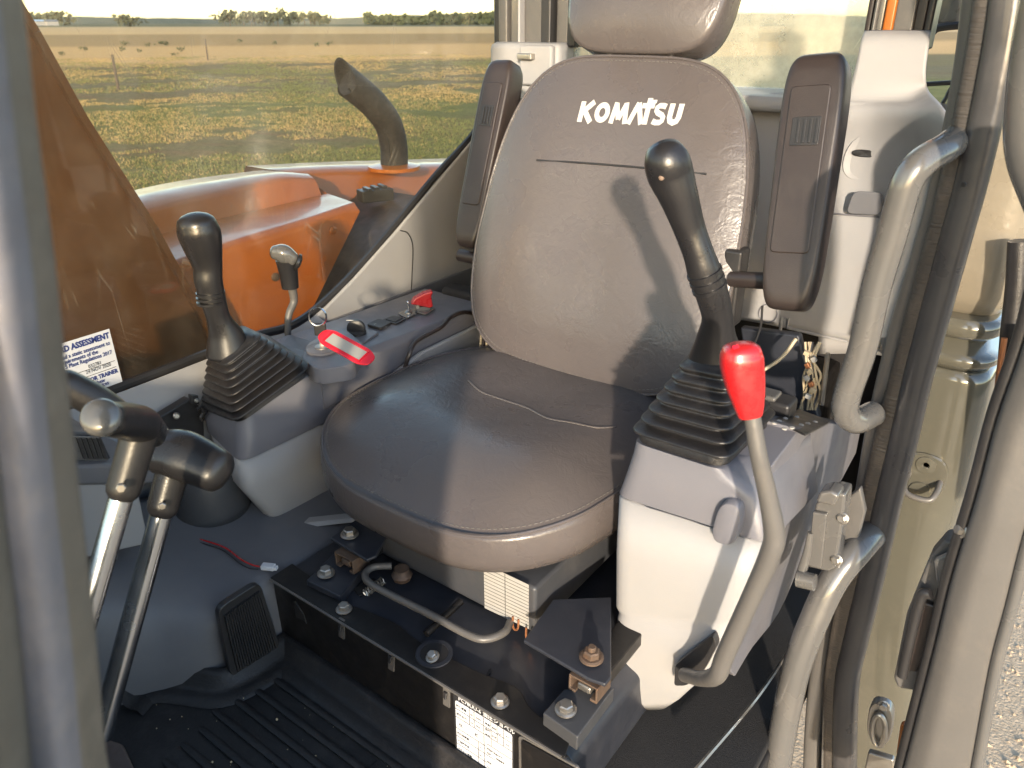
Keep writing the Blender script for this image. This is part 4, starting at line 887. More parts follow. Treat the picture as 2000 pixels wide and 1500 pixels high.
tube('armrest_pivot', [V((-.95, 1.2, -.44)), V((-1.02, 1.2, -.44))], .013, 'brownpad', seat, steps=1, n=16)
obox('pivot_bracket', Y(1432, 560, 1.19), (.03, .04, .13), None, 'black', seat, bevel=.005)
# things in the gap between cushion and back
gap = thing('seat_belt_reel', 'striped webbing and clutter in the gap behind the left of the cushion', 'seat belt')
for i in range(5):
    a = Y(938+i*6, 652, 1.155); b = Y(936+i*6, 676, 1.15)
    prism('webbing_stripe', [a, a+V((.0035, 0, 0)), b+V((.0035, 0, 0)), b], (0, .003, 0), 'wirew' if i % 2 == 0 else 'brownpad', gap, bevel=0, smooth=False)
obox('reel_cover', Y(968, 668, 1.17), (.035, .03, .02), None, 'brownpad', gap, bevel=.005)
sfr = prism('back_frame', YS(1.165, [(1000, 655), (1250, 722), (1250, 745), (1000, 690)]), (0, .01, 0), 'framed', seat, bevel=.002)
prism('frame_bar', YS(1.160, [(1062, 684), (1215, 722), (1215, 731), (1060, 694)]), (0, .003, 0), 'wirew', seat, bevel=.001)
for i in range(2): prism('bar_clip', YS(1.156, [(1092+7*i, 690), (1095+7*i, 690), (1095+7*i, 702), (1092+7*i, 702)]), (0, .003, 0), 'inkb', seat, bevel=0, smooth=False)
# suspension box
sbx = prism('suspension_box', [V((-.812, .692, -.786)), V((-.470, .692, -.786)), V((-.470, .692, -.705)), V((-.812, .692, -.705))], (0, .42, 0), 'sbox', seat, bevel=.006)
lab = thing('lined_label', 'greyed paper label with ruled lines on the front of the seat box', 'label')
q = YS(.6905, [(945, 1100), (1033, 1142), (1033, 1228), (947, 1187)])
prism('label_sheet', q, (0, -.0006, 0), 'oldpaper', lab, bevel=0, smooth=False)
bm = bmesh.new()
for i in range(1, 13):
    t = i/13; a = q[0].lerp(q[3], t); b = q[1].lerp(q[2], t); a_prism(bm, [a, b, b+V((0, 0, -.0006)), a+V((0, 0, -.0006))], (0, -.0009, 0))
a = q[0].lerp(q[1], .48); b = q[3].lerp(q[2], .48); a_prism(bm, [a, a+V((.0007, 0, 0)), b+V((.0007, 0, 0)), b], (0, -.0011, 0))
fin('ruled_lines', bm, 'inkb', lab, smooth=False)
# slide rails, blocks and bolts
def rail(side):
    r = thing('slide_rail', 'greasy slide rail foot bolted to the plinth on the %s' % ('console side behind the trim' if side < 0 else 'door side, rusty'), 'seat rail')
    if side < 0:
        blk = ZS(-.785, [(598, 1133), (652, 1080), (712, 1108), (664, 1165)]); prism('spacer_block', blk, (0, 0, -.018), 'navy', r, bevel=.002)
        bolt(Z(637, 1120, -.782), (0, 0, 1), .0095, 'steel', r)
        up = ZS(-.745, [(645, 1050), (700, 1010), (760, 1040), (735, 1085), (716, 1093)]); prism('upper_plate', up, (0, 0, -.006), 'navy', r, bevel=.002)
        bolt(Z(683, 1044, -.742), (0, 0, 1), .010, 'steel', r)
        c = Z(672, 1100, -.768)
    else:
        blk = ZS(-.775, [(1060, 1392), (1102, 1345), (1200, 1343), (1128, 1440)]); prism('spacer_block', blk, (0, 0, -.024), 'sbox', r, bevel=.002)
        bolt(Z(1105, 1386, -.772), (0, 0, 1), .0095, 'steel', r)
        up = ZS(-.735, [(1022, 1250), (1080, 1170), (1194, 1165), (1194, 1322), (1182, 1336), (1150, 1325)]); prism('upper_plate', up, (0, 0, -.006), 'navy', r, bevel=.002)
        bolt(Z(1155, 1284, -.732), (0, 0, 1), .011, 'rust', r, stud=True)
        c = Z(1138, 1346, -.757)
    y0 = c.y
    bm = bmesh.new(); w = .021; h = .013
    sec = [(-w, h), (-w, -h), (-w*.5, -h), (-w*.5, -h+.004), (-w+.003, -h+.004), (-w+.003, h-.003), (w-.003, h-.003), (w-.003, -h+.004), (w*.5, -h+.004), (w*.5, -h), (w, -h), (w, h)]
    a_prism(bm, [c+V((a, 0, b)) for a, b in sec], (0, .035, 0)); fin('rail_bracket', bm, 'rust', r, bevel=.0008)
    box('rail_channel', (c.x-.019, c.y+.036, c.z-.012), (c.x+.019, c.y+.45, c.z+.011), 'plinth', r, bevel=.002)
    box('roller', (c.x-.010, c.y+.002, c.z-.007), (c.x+.010, c.y+.03, c.z+.004), 'steel' if side > 0 else 'rust', r, bevel=.003)
    return r
rail(-1); rail(1)
o = thing('slide_adjust_bar', 'bent steel seat adjustment bar running below the front of the seat box', 'adjust bar')
ab = [Z(765, 1105, -.775), Z(728, 1108, -.775), Z(713, 1125, -.775), Z(735, 1147, -.775), Z(840, 1200, -.775), Z(915, 1240, -.775), Z(950, 1248, -.775), Z(985, 1235, -.775), Z(996, 1215, -.78)]
tube('bar', ab, .0056, 'framed', o, n=12)
tube('spring', [Z(712, 1160, -.79)+V((.006*math.cos(a*2.2), .002*a*.9, .006*math.sin(a*2.2))) for a in [i*.5 for i in range(46)]], .0013, 'steel', o, steps=0, n=6)
for px, py in [(1006, 1228), (1032, 1250)]:
    c = Z(px, py, -.79); tube('hanging_hook', [c+V((-.004, 0, .02)), c+V((-.004, 0, .004)), c+V((0, 0, -.002)), c+V((.005, 0, .004)), c+V((.006, 0, .02))], .0016, 'copper', o, n=6)
c = Z(785, 1122, -.785); lathe('knob_nut', [(.014, -.008), (.017, 0), (.012, .006), (.012, .012)], c, (0, 0, 1), 'rust', o, n=10)
tube('cross_rod', [Z(832, 1238, -.79), Z(900, 1175, -.785)], .0055, 'plinth', o, steps=1, n=10)

# ================================================================== LEFT-HAND (photo) CONSOLE
lc_ = thing('right_console', 'grey control console with ignition key and switches beside the side window', 'console')
# base corners of the boot
LFL, LFR, LRR = X(404, 792, -1.17), X(470, 822, -1.02), X(600, 727, -1.0)
LRL = LFL+(LRR-LFR)*.98; LRL = V((-1.165, .80, LRR.z+.002)); LFL = V((-1.16, .66, LFL.z))
baseL = [LFL, LFR, LRR, LRL]
def ring_scaled(c4, r, k=1, off=V(), n=6):
    c = sum((V(p) for p in c4), V())/4; return [V(p)+off for p in rquad([c+(V(p)-c)*k for p in c4], r, n)]
seamF = [V((-1.175, .655, -.665)), X(470, 905, -1.01), V((-1.0, .98, -.655)), V((-1.175, .98, -.655))]
midF = [V((-1.178, .652, -.64)), X(474, 862, -1.008), V((-.998, .97, -.63)), V((-1.175, .97, -.62))]
loft('console_cover_front', [rquad(seamF, .03, 6), rquad(midF, .03, 6), rquad([a.lerp(b, .8) for a, b in zip(midF, [LFL, LFR, V((-1.0, .86, LRR.z+.004)), V((-1.165, .86, LRR.z+.006))])], .028, 6), rquad([LFL, LFR, V((-1.004, .85, LRR.z+.006)), V((-1.165, .85, LRR.z+.006))], .022, 6)], 'mid', lc_, angle=50)
# long arm of the console running back
armz = lambda px, py: None
sideA = [V((-.995, .80, -.545)), V((-.995, .84, -.548)), V((-.99, 1.0, -.548)), V((-.985, 1.22, -.55))]
prof = lambda y, zt_, x1: [V((-1.175, y, zt_)), V((x1-.01, y, zt_)), V((x1, y, zt_-.012)), V((x1, y, -.628)), V((x1-.02, y, -.638)), V((-1.175, y, -.638))]
loft('console_arm', [rquad(prof(y, z, x), .004, 3) for y, z, x in ((.79, -.542, -1.0), (.84, -.548, -.998), (1.0, -.552, -.994), (1.25, -.556, -.985))], 'mid', lc_, angle=30)
# ramp beside the boot toward the key
prism('key_pod', rquad(ZS(-.532, [(588, 700), (600, 668), (672, 640), (712, 672), (690, 712), (620, 722)]), .02, 5), (0, 0, -.03), 'mid', lc_, bevel=.004)
# light lower body
cl = [V((-1.172, .657, -.668)), X(469, 909, -1.012), V((-1.003, .95, -.66)), V((-1.172, .95, -.66))]
c2 = [V((-1.17, .66, -.73)), X(478, 965, -1.01), V((-1.003, .93, -.74)), V((-1.17, .93, -.74))]
c3 = [V((-1.165, .70, -.79)), X(520, 1015, -1.015), V((-1.005, .84, -.80)), V((-1.165, .84, -.80))]
c4_ = [V((-1.15, .75, -.835)), X(560, 1040, -1.02), V((-1.01, .79, -.845)), V((-1.15, .80, -.845))]
def lerp4(a, b, t): return [p.lerp(q_, t) for p, q_ in zip(a, b)]
loft('lower_body', [rquad(cl, .03), rquad(c2, .032), rquad(lerp4(c2, c3, .5), .034), rquad(c3, .034), rquad(c4_, .03)], 'light', lc_, angle=180)
prism('support_arm', [Z(585, 1022, -.80), Z(700, 1010, -.78), Z(700, 1020, -.785), Z(592, 1032, -.805)], (-.02, .01, -.003), 'light', lc_, bevel=.002)
prism('foot_tab', XS(-1.0, [(555, 1030), (620, 1005), (612, 1045), (580, 1048)]), (-.02, 0, 0), 'light', lc_, bevel=.005)
# inner pocket between the console and the seat
prism('side_pocket', [V((-.995, .93, -.645)), V((-.99, 1.23, -.645)), V((-.985, 1.23, -.585)), V((-.985, 1.02, -.59)), V((-.99, .95, -.61))], (.012, 0, 0), 'light', lc_, bevel=.004)
cb_ = tube('loose_cable', [V((-.975, .97, -.61)), Z(800, 690, -.575), Z(815, 665, -.56), Z(860, 640, -.55), Z(880, 620, -.545), Z(905, 610, -.545), V((-1.0, 1.24, -.58))], .0045, 'brownpad', None, n=8); tag(cb_, 'brown black cable snaking from the seat gap along the console side', 'cable')
obox('console_end', V((-1.06, 1.27, -.58)), (.12, .05, .08), None, 'dark', lc_, bevel=.01)
# switches
zt2 = -.551
def tp2(px, py, l=0): return Z(px, py, zt2+l)
rk = thing('rocker_switch', 'black rocker switch with two white symbols on the console', 'switch', 'rocker switches on the console'); 
prism('switch_body', rquad([tp2(716, 638), tp2(740, 627), tp2(766, 634), tp2(744, 646)], .006, 3), (0, 0, .006), 'black', rk, bevel=.0015)
text('D', .008, tp2(730, 634, .0075), (.75, 1, 0), (-1, .75, 0), 'white', rk, lift=.0002)
text('=', .009, tp2(752, 640, .0075), (.75, 1, 0), (-1, .75, 0), 'white', rk, lift=.0002)
rk2 = thing('rocker_switch', 'plain black blanking switch behind the symbol switch on the console', 'switch', 'rocker switches on the console')
prism('switch_body', rquad([tp2(745, 627), tp2(768, 618), tp2(795, 624), tp2(774, 635)], .006, 3), (0, 0, .003), 'black', rk2, bevel=.0015)
prism('inset', rquad([tp2(752, 627), tp2(770, 620), tp2(788, 624), tp2(772, 632)], .004, 3), (0, 0, .0045), 'rubber', rk2, bevel=.001)
# rotary dial
dl = thing('rotary_dial', 'black rotary dial with a white pointer line beside the ignition', 'dial')
dc = tp2(697, 656)
prism('dial_plate', rquad([tp2(668, 668), tp2(688, 640), tp2(742, 652), tp2(700, 680)], .01, 3), (0, 0, .005), 'mid', dl, bevel=.002)
lathe('dial_base', [(.019, .004), (.019, .010), (.016, .013)], dc, (0, 0, 1), 'black', dl)
gd = V((math.cos(R(35)), math.sin(R(35)), 0)); pad('dial_grip', dc+V((0, 0, .015)), gd, V((0, 0, 1)), V((gd.y, -gd.x, 0)), lambda q: .0175, .018, 2.2, [(.01, .0045), (.85, .0048), (1, .003), (1, -.003), (.85, -.0048), (.01, -.0045)], 'black', dl, M_=40)
obox('pointer', dc+V((-.008, -.0065, .0325)), (.014, .0016, .0012), Matrix.Rotation(R(35), 3, 'Z'), 'white', dl, bevel=0)
# ignition
ig = thing('ignition_lock', 'round ignition lock with a silver face on the console', 'ignition lock')
ic = Z(630, 684, -.532)
lathe('lock_base', [(.028, -.012), (.028, .004), (.024, .006), (.001, .006)], ic, (0, 0, 1), 'mid', ig, n=36)
lathe('lock_face', [(.013, .005), (.013, .008), (.009, .009), (.001, .009)], ic, (0, 0, 1), 'steel', ig, n=28)
ky = thing('ignition_key', 'black headed key with a split ring standing in the ignition lock', 'key')
obox('key_blade', ic+V((0, 0, .018)), (.008, .0025, .022), Matrix.Rotation(R(35), 3, 'Z'), 'steel', ky, bevel=.0005)
kr = Matrix.Rotation(R(35), 3, 'Z')
obox('key_head', ic+V((0, 0, .040)), (.022, .006, .024), kr, 'black', ky, bevel=.004, seg=3)
rc = ic+V((.003, -.004, .066)); ru = V((math.cos(.6), math.sin(.6), .1)).normalized(); rv = V((0, 0, 1))
for k_, dlt in enumerate((0, .0016)):
    tube('split_ring', [rc+V((0, -dlt, 0))+ru*(.0155*math.cos(a))+rv*(.0165*math.sin(a)) for a in [i*math.pi/14 for i in range(28)]], .001, 'chrome', ky, steps=0, closed=True, n=6)
tg = thing('key_tag', 'translucent red key tag with a faded paper insert hanging on the ring', 'key tag')
ta = Z(632, 655, -.500); tb = Z(722, 705, -.525)
TU = (tb-ta).normalized(); TV = TU.cross(V((-.25, -.35, .9))).normalized(); TN = TU.cross(TV); TN = TN if TN.z > 0 else -TN; tc_ = (ta+tb)/2; TL = (tb-ta).length/2+.006
prism('tag_body', rquad([tc_+TU*a*TL+TV*b*.0185 for a, b in ((-1, -.55), (-.7, -1), (.7, -1), (1, -.55), (1, .55), (.7, 1), (-.7, 1), (-1, .55))], .008, 4), TN*.004, 'redt', tg, bevel=.0012)
prism('tag_insert', [tc_+TN*.0036+TU*a*TL*.66+TV*b*.0105 for a, b in ((-1, -1), (1, -1), (1, 1), (-1, 1))], TN*.0012, 'oldpaper', tg, bevel=.0003)
tube('tag_rim', [tc_+TN*.0045+TU*a*TL*.72+TV*b*.0125 for a, b in ((-1, -1), (1, -1), (1, 1), (-1, 1))], .0012, 'redt', tg, steps=0, closed=True, n=6)
# toggle switch and red guarded switch
ts = thing('toggle_switch', 'small silver toggle switch next to the red guard', 'switch')
tc2 = tp2(798, 613)
prism('switch_plate', rquad([tp2(776, 614), tp2(798, 604), tp2(815, 614), tp2(795, 623)], .004, 3), (0, 0, .003), 'frame', ts, bevel=.001)
lathe('switch_collar', [(.008, 0), (.008, .005), (.004, .008)], tc2, (0, 0, 1), 'steel', ts, n=16)
tube('switch_lever', [tc2+V((0, 0, .005)), tc2+V((0, 0, .026))], [.0022, .0032], 'chrome', ts, steps=1, n=10, rounded=3)
rg = thing('guarded_switch', 'red flip up switch guard at the rear end of the console', 'switch')
rc_ = tp2(826, 606)
prism('switch_plate', rquad([tp2(800, 608), tp2(820, 598), tp2(851, 604), tp2(832, 616)], .004, 3), (0, 0, .003), 'frame', rg, bevel=.001)
gx = V((.62, .78, 0)).normalized(); gy = V((-gx.y, gx.x, 0))
gpoly = [(-.026, .022), (-.018, .034), (.002, .044), (.021, .048), (.022, .042), (.018, .036), (.021, .012), (.012, .010), (-.010, .018)]
prism('red_guard', [rc_+gx*a+V((0, 0, b-.004))-gy*.009 for a, b in gpoly], gy*.018, 'red', rg, bevel=.003)
tube('guard_hinge', [rc_+gx*-.012+V((0, 0, .012))-gy*.010, rc_+gx*-.012+V((0, 0, .012))+gy*.010], .004, 'steel', rg, steps=1, n=10)
obox('guard_base', rc_+V((0, 0, .006)), (.03, .016, .008), Matrix.Rotation(math.atan2(gx.y, gx.x), 3, 'Z'), 'framed', rg, bevel=.001)
# hazard sticker on the glass
st = thing('assessment_sticker', 'white hazard assessment sticker with blue print low on the side window', 'sticker')
TRp, BRp = X(213, 642, XW+.002), X(239, 745, XW+.002)
dnv = BRp-TRp; upv = -dnv.normalized(); rgv = V((0, -upv.z, upv.y)); rgv = rgv if rgv.y > 0 else -rgv; SH = dnv.length; SW = SH*1.12
TLp = TRp-rgv*SW; BLp = BRp-rgv*SW
prism('sticker_sheet', [TRp, BRp, BLp, TLp], (.0004, 0, 0), 'paper', st, bevel=0, smooth=False)
def ST(s, fy, size, m='ink', bold=.0002, rx=.97, al='RIGHT'):
    text(s, size, TRp+dnv*fy-rgv*(SW*(1-rx)), rgv, upv, m, st, bold=bold, align=al, lift=.0012 if rgv.cross(upv).x > 0 else -.0012, wscale=.80)
sz = SH*.1
ST('HAZARD ASSESSMENT', .15, sz*1.42, bold=.0006)
ST('has had a static assessment to', .27, sz, rx=.955)
ST('the requirements of the', .355, sz, rx=.75)
ST('OH & S Plant Regulations 2017', .44, sz, rx=.95)
ST('Report No:', .60, sz, rx=.32); ST('032781', .56, sz*.95, 'inkb', 0, .76); ST('24 NOV 2020', .645, sz*.95, 'inkb', 0, .89)
ST('EE ASSESSOR TRAINER', .80, sz*1.05, rx=.965, bold=.0004); ST('Greg Mayhew', .885, sz, rx=.74); ST('Equipment Services', .955, sz, rx=.79)
bm = bmesh.new()
for fy in (.575, .69):
    a = TRp+dnv*fy-rgv*(SW*.04); b = a-rgv*SW*.6; a_prism(bm, [a, b, b+dnv*.006, a+dnv*.006], (.0012, 0, 0))
fin('ruled_line', bm, 'inkb', st, smooth=False)

# ================================================================== JOYSTICKS
def boot(name, base, top, folds, m, parent, rbase=.022, rtop=.018, amp=.12, power=1.0):
    rings = []; N = folds*8
    for i in range(N+1):
        t = i/N; q = [a.lerp(b, t) for a, b in zip(base, top)]; c = sum(q, V())/4
        ph = (t*folds) % 1.0; k = 1+amp*(.5-.5*math.cos(2*math.pi*ph))**.7*(1-.25*t)-amp*.22
        if i == 0 or i == N: k = 1
        rings.append(rquad([c+(p-c)*k for p in q], (rbase*(1-t)+rtop*t), 6))
    bt = loft(name, rings, m, parent, angle=180)
    return bt
jl = thing('joystick', 'black control joystick on a wide rubber boot beside the side window', 'joystick', 'joysticks on the consoles')
tc4 = [X(406, 686, -1.15), X(440, 704, -1.075), X(502, 654, -1.06), X(466, 636, -1.135)]
up_ = (LRR-LFR).cross(LFL-LFR).normalized(); up_ = up_ if up_.z > 0 else -up_
skirt = [rquad([p+(p-sum(baseL, V())/4)*.04-up_*.002 for p in baseL], .022, 6), rquad([p+(p-sum(baseL, V())/4)*.04+up_*.004 for p in baseL], .022, 6), rquad([p+up_*.006 for p in baseL], .022, 6)]
loft('boot_flange', skirt, 'rubber', jl, angle=40)
boot('rubber_boot', [p+up_*.005 for p in baseL], tc4, 8, 'rubber', jl, amp=.26)
gpx = [(449, 690), (441, 655), (428, 625), (420, 600), (413, 575), (407, 548), (405, 520), (396, 482), (389, 455), (384, 436)]
gp3 = [X(a, b, -1.105) for a, b in gpx]
tube('grip', gp3, [.040, .030, .0205, .0200, .0215, .0225, .0235, .0305, .0335, .0305], 'grip', jl, n=24, rounded=3, dome=.55, flat=.85, ref=tuple(RT), angle=180)
for yy, rr_ in ((572, .0228), (581, .0224), (590, .0218)):
    t_ = X(411, yy, -1.105); tube('grip_ring', [t_-V((0, 0, .0018)), t_+V((0, 0, .0018))], rr_, 'grip', jl, steps=1, n=24)
jr = thing('joystick', 'black control joystick with a screw in its side on a rubber boot beside the doorway', 'joystick', 'joysticks on the consoles')
RFL, RFR, RRR, RRL = Y(1243, 858, .76), Y(1412, 910, .745), Y(1503, 822, .90), Y(1335, 770, .915)
baseR = [RFL, RFR, RRR, RRL]; cR = sum(baseR, V())/4
upR = (RRR-RFR).cross(RFL-RFR).normalized(); upR = upR if upR.z > 0 else -upR
tR = [Y(1335, 705, .80), Y(1425, 722, .795), Y(1455, 690, .86), Y(1362, 680, .865)]
loft('boot_flange', [rquad([p+(p-cR)*.03-upR*.002 for p in baseR], .022, 6), rquad([p+(p-cR)*.03+upR*.006 for p in baseR], .022, 6), rquad([p+upR*.009 for p in baseR], .022, 6)], 'rubber', jr, angle=40)
boot('rubber_boot', [p+upR*.007 for p in baseR], tR, 7, 'rubber', jr, amp=.24)
gpx = [(1399, 700, .83), (1399, 660, .82), (1401, 622, .81), (1393, 582, .80), (1376, 532, .79), (1364, 495, .785), (1346, 445, .78), (1326, 385, .77), (1310, 342, .765), (1302, 315, .76), (1296, 297, .765)]
gp3 = [Y(*q) for q in gpx]
tube('grip', gp3, [.034, .0235, .0178, .0182, .0185, .0168, .0172, .0205, .0240, .0236, .0198], 'grip', jr, n=24, rounded=3, dome=.4, flat=.9, ref=tuple(RT), angle=180)
for k_ in range(3):
    a = gp3[4].lerp(gp3[3], k_*.28); d_ = (gp3[4]-gp3[3]).normalized()
    tube('grip_ring', [a-d_*.0018, a+d_*.0018], .0198, 'grip', jr, steps=1, n=24)
sc = Y(1292, 347, .742); lathe('grip_screw', [(.0030, 0), (.0030, .0012), (.0015, .0018)], sc, -ray(1292, 347), 'rust', jr, n=14)

# ================================================================== DOOR SIDE CONSOLE
rc2 = thing('left_console', 'two tone grey control console raised beside the doorway', 'console')
yF = .735
seam = [V((-.387, yF, -.538)), V((-.196, yF+.005, -.535)), V((-.196, 1.0, -.60)), V((-.387, 1.0, -.60))]
seam[0] = Y(1196, 966, yF); seam[1] = Y(1500, 1063, yF+.005)
mid_ = [Y(1212, 925, yF+.002), Y(1488, 980, yF+.005), V((-.205, .98, -.54)), V((-.385, .98, -.54))]
topq = [RFL-upR*.003+V((-.006, -.004, 0)), RFR-upR*.003+V((.004, -.006, 0)), V((-.212, .97, -.50)), V((-.37, .97, -.50))]
loft('console_cover', [rquad(seam, [.03, .02, .01, .01], 6), rquad(mid_, [.03, .024, .01, .01], 6), rquad(lerp4(mid_, topq, .6), [.03, .03, .01, .01], 6), rquad(topq, [.025, .025, .01, .01], 6)], 'mid', rc2, angle=60)
# side body
XB = -.215
sb = [V((XB, .775, -.474)), V((XB, .90, -.468))]+XS(XB, [(1560, 838), (1620, 826), (1682, 835), (1672, 885), (1640, 945), (1600, 1020), (1560, 1110), (1520, 1200), (1470, 1265)])+[V((XB, .80, -.80)), V((XB, .775, -.77))]
prism('side_body', sb[:5]+cr(sb[5:12], 3)+[sb[12]], (-.160, 0, 0), 'mid', rc2, bevel=.010, seg=3)
# light front body
fo = [(1196, 968), (1190, 1080), (1188, 1200)]
l1 = [Y(1197, 970, yF+.002), Y(1497, 1066, yF+.008), V((-.205, .90, -.60)), V((-.385, .90, -.60))]
l2 = [Y(1191, 1080, yF+.002), Y(1468, 1140, yF+.006), V((-.215, .89, -.68)), V((-.385, .90, -.68))]
l3 = [Y(1190, 1190, yF+.004), Y(1440, 1215, yF+.006), V((-.225, .87, -.74)), V((-.382, .89, -.76))]
l3g = [Y(1197, 1201, yF+.012), Y(1433, 1227, yF+.012), V((-.235, .86, -.75)), V((-.380, .88, -.765))]
l4 = [Y(1193, 1213, yF+.007), Y(1432, 1244, yF+.007), V((-.23, .86, -.76)), V((-.382, .88, -.77))]
l5 = [Y(1189, 1300, yF+.012), Y(1405, 1290, yF+.012), V((-.25, .84, -.81)), V((-.375, .86, -.82))]
l6 = [Y(1192, 1345, yF+.018), Y(1380, 1330, yF+.018), V((-.27, .82, -.83)), V((-.37, .83, -.84))]
l7 = [Y(1225, 1376, yF+.03), Y(1335, 1372, yF+.03), V((-.29, .81, -.85)), V((-.36, .82, -.85))]
l8 = [Y(1250, 1388, yF+.045), Y(1310, 1385, yF+.045), V((-.30, .80, -.855)), V((-.35, .81, -.855))]
loft('front_body', [rquad(q, r_, 6) for q, r_ in ((l1, .028), (l2, .030), (l3, .032), (l3g, .030), (l4, .032), (l5, .034), (l6, .036), (l7, .03), (l8, .02))], 'light', rc2, angle=180)
# knob on the seam, oval
kb = Y(1424, 1018, yF-.001)
pad('release_tab', kb, V((.98, 0, .1)), V((.08, 0, 1)).normalized(), V((0, -1, 0)), lambda q: .015-.001*q, .030, 2.8, [(1, -.006), (1.0, .004), (.93, .008), (.7, .010), (.01, .010)], 'mid', rc2, M_=40)
# lever slot
prism('lever_slot', rquad([Y(a, b, yF-.004) for a, b in [(1316, 1340), (1318, 1300), (1352, 1272), (1392, 1240), (1400, 1262), (1375, 1310), (1340, 1340)]], .006, 3), (0, .012, 0), 'black', rc2, bevel=.003)
# button pad
bq = [(1510, 822), (1560, 802), (1622, 826), (1572, 852)]
def bpz(px, py, l=0):
    t = X(px, py, -.25); z = -.50; 
    for _ in range(5): p = Z(px, py, z+l); z = -.466-.40*(p.y-.9)+.003
    return p
prism('keypad', rquad([bpz(*q) for q in bq], .004, 3), (0, 0, .003), 'black', rc2, bevel=.001)
for i, (px, py) in enumerate([(1512, 827), (1522, 823), (1534, 818), (1556, 815), (1532, 838), (1547, 836), (1565, 831), (1578, 828), (1592, 825)]):
    c = bpz(px, py, .003); lathe('key', [(.0034, 0), (.0034, .0012), (.002, .0016)], c, (0, 0, 1), 'oldpaper', rc2, n=10)
obox('latch_block', Y(1515, 793, 1.0), (.05, .04, .03), None, 'black', rc2, bevel=.006)
obox('latch_tab', Y(1500, 770, .98), (.03, .03, .008), None, 'frame', rc2, bevel=.003)
# lock lever
ll = thing('lock_lever', 'bent steel safety lock lever with a bright red knob in front of the door console', 'lever')
lp = [Y(1337, 1318, .715), Y(1370, 1325, .69), Y(1400, 1318, .665), Y(1418, 1275, .66), Y(1470, 1160, .655), Y(1505, 1080, .65), Y(1512, 1040, .65), Y(1500, 970, .645), Y(1482, 890, .64), Y(1468, 805, .64)]
tube('lever_rod', lp, [.009, .0095, .0105, .0105, .010, .0105, .0105, .009, .0082, .0078], 'framed', ll, n=16)
kp = [Y(1465, 812, .64), Y(1462, 790, .64), Y(1456, 755, .64), Y(1450, 720, .64), Y(1448, 698, .64), Y(1448, 684, .64)]
tube('red_knob', kp, [.0110, .0138, .0172, .0190, .0190, .0172], 'red', ll, n=32, rounded=3, dome=.45, angle=180, flat=.9, sq=2.6, ref=tuple(RT))
prism('knob_mark', YS(.625, [(1430, 676), (1441, 673), (1443, 680), (1432, 683)]), (0, .001, 0), 'redt', ll, bevel=0)

# behind the door console: wires
wr = thing('wiring_loom', 'tangle of pale wires and connectors in the dark space behind the door console', 'wires')
rw = random.Random(5)
for i in range(7):
    x0 = 1570+i*5; tube('wire', [Y(x0+rw.uniform(-6, 8), 668, 1.24), Y(x0+rw.uniform(-12, 10), 700, 1.23), Y(x0+rw.uniform(-6, 12), 735, 1.225), Y(x0-4+rw.uniform(-8, 8), 765, 1.23), Y(x0-8, 800, 1.24)], .0022, 'wirew' if i != 2 else 'inkb', wr, n=6)
for i in range(8):
    c = Y(1576+rw.uniform(-4, 14), 690+i*12, 1.222); obox('connector', c, (.009, .008, .007), Matrix.Rotation(rw.random(), 3, 'Y'), ['wirew', 'oldpaper', 'copper'][i % 3], wr, bevel=.0008)
tube('wire', [Y(1555, 662, 1.2), Y(1525, 700, 1.18), Y(1480, 730, 1.16)], .003, 'wirew', wr, n=6)
tube('wire', [Y(1489, 598, 1.14), Y(1485, 640, 1.15), Y(1470, 680, 1.16)], .0018, 'inkb', wr, n=6)
tube('cable_tie_strap', [Y(1617, 690, 1.22), Y(1605, 790, 1.23)], .004, 'steel', wr, steps=1, n=6)
prism('dark_bracket', YS(1.26, [(1445, 640), (1560, 655), (1600, 820), (1470, 800)]), (0, .02, 0), 'navy', wr, bevel=.004)

# ================================================================== TRAVEL LEVERS
def tlever(name, label, top, botm, e1, e2, rr_, rt_=.0118):
    t = thing(name, label, 'lever', 'travel levers')
    top = V(top); d = (top-V(botm)).normalized()
    tube('lever_tube', [V(botm), top], rt_, 'chrome', t, steps=1, n=20)
    tube('grip_socket', [top-d*.002, top+d*.02, top+d*.04, top+d*.055], [rt_*1.42, rt_*1.45, rt_*1.5, rt_*1.65], 'grip', t, n=20, rounded=1, angle=180)
    tube('cross_grip', [V(e1), V(e1).lerp(V(e2), .33)+d*.004, V(e1).lerp(V(e2), .66)+d*.003, V(e2)], [rr_, rr_*1.12, rr_*1.05, rr_*.95], 'grip', t, n=24, rounded=1, dome=.6, sq=2.5, flat=.9, angle=180)
    bolt(top+V((.018, -.010, .012)), (.8, -.5, .1), .004, 'steel', t, washer=False, name='set_screw')
    return t
a = X(320, 985, -.72); b = X(196, 1440, -.72)
tlever('travel_lever', 'chrome travel lever with a black cross grip nearer the seat', a, b, X(316, 884, -.735), X(424, 920, -.675), .0245)
a = X(243, 950, -.60); b = X(98, 1450, -.60)
tlever('travel_lever', 'chrome travel lever with a blurred black cross grip at the far left', a, b, X(290, 845, -.62), X(205, 818, -.545), .0155, .0100)
t_ = bpy.data.objects.get('travel_lever.001')
ec = X(196, 815, -.505); dv = (X(205, 818, -.545)-X(290, 845, -.62)).normalized()
lathe('end_cap', [(.0140, 0), (.0142, .005), (.0125, .0075), (.006, .0085), (.0001, .009)], X(205, 818, -.545)+dv*.005, dv, 'frame', t_, n=28, angle=180)
tube('cross_grip', [X(245, 822, -.61), X(190, 785, -.62), X(130, 752, -.63)], [.012, .014, .013], 'grip', t_, n=24, rounded=1)
pb_ = thing('auxiliary_lever', 'short grey topped blade lever standing between the console and the window', 'lever')
aa = [X(565, 690, -1.19), X(562, 640, -1.19), X(565, 612, -1.19), X(574, 588, -1.19), X(570, 560, -1.19)]
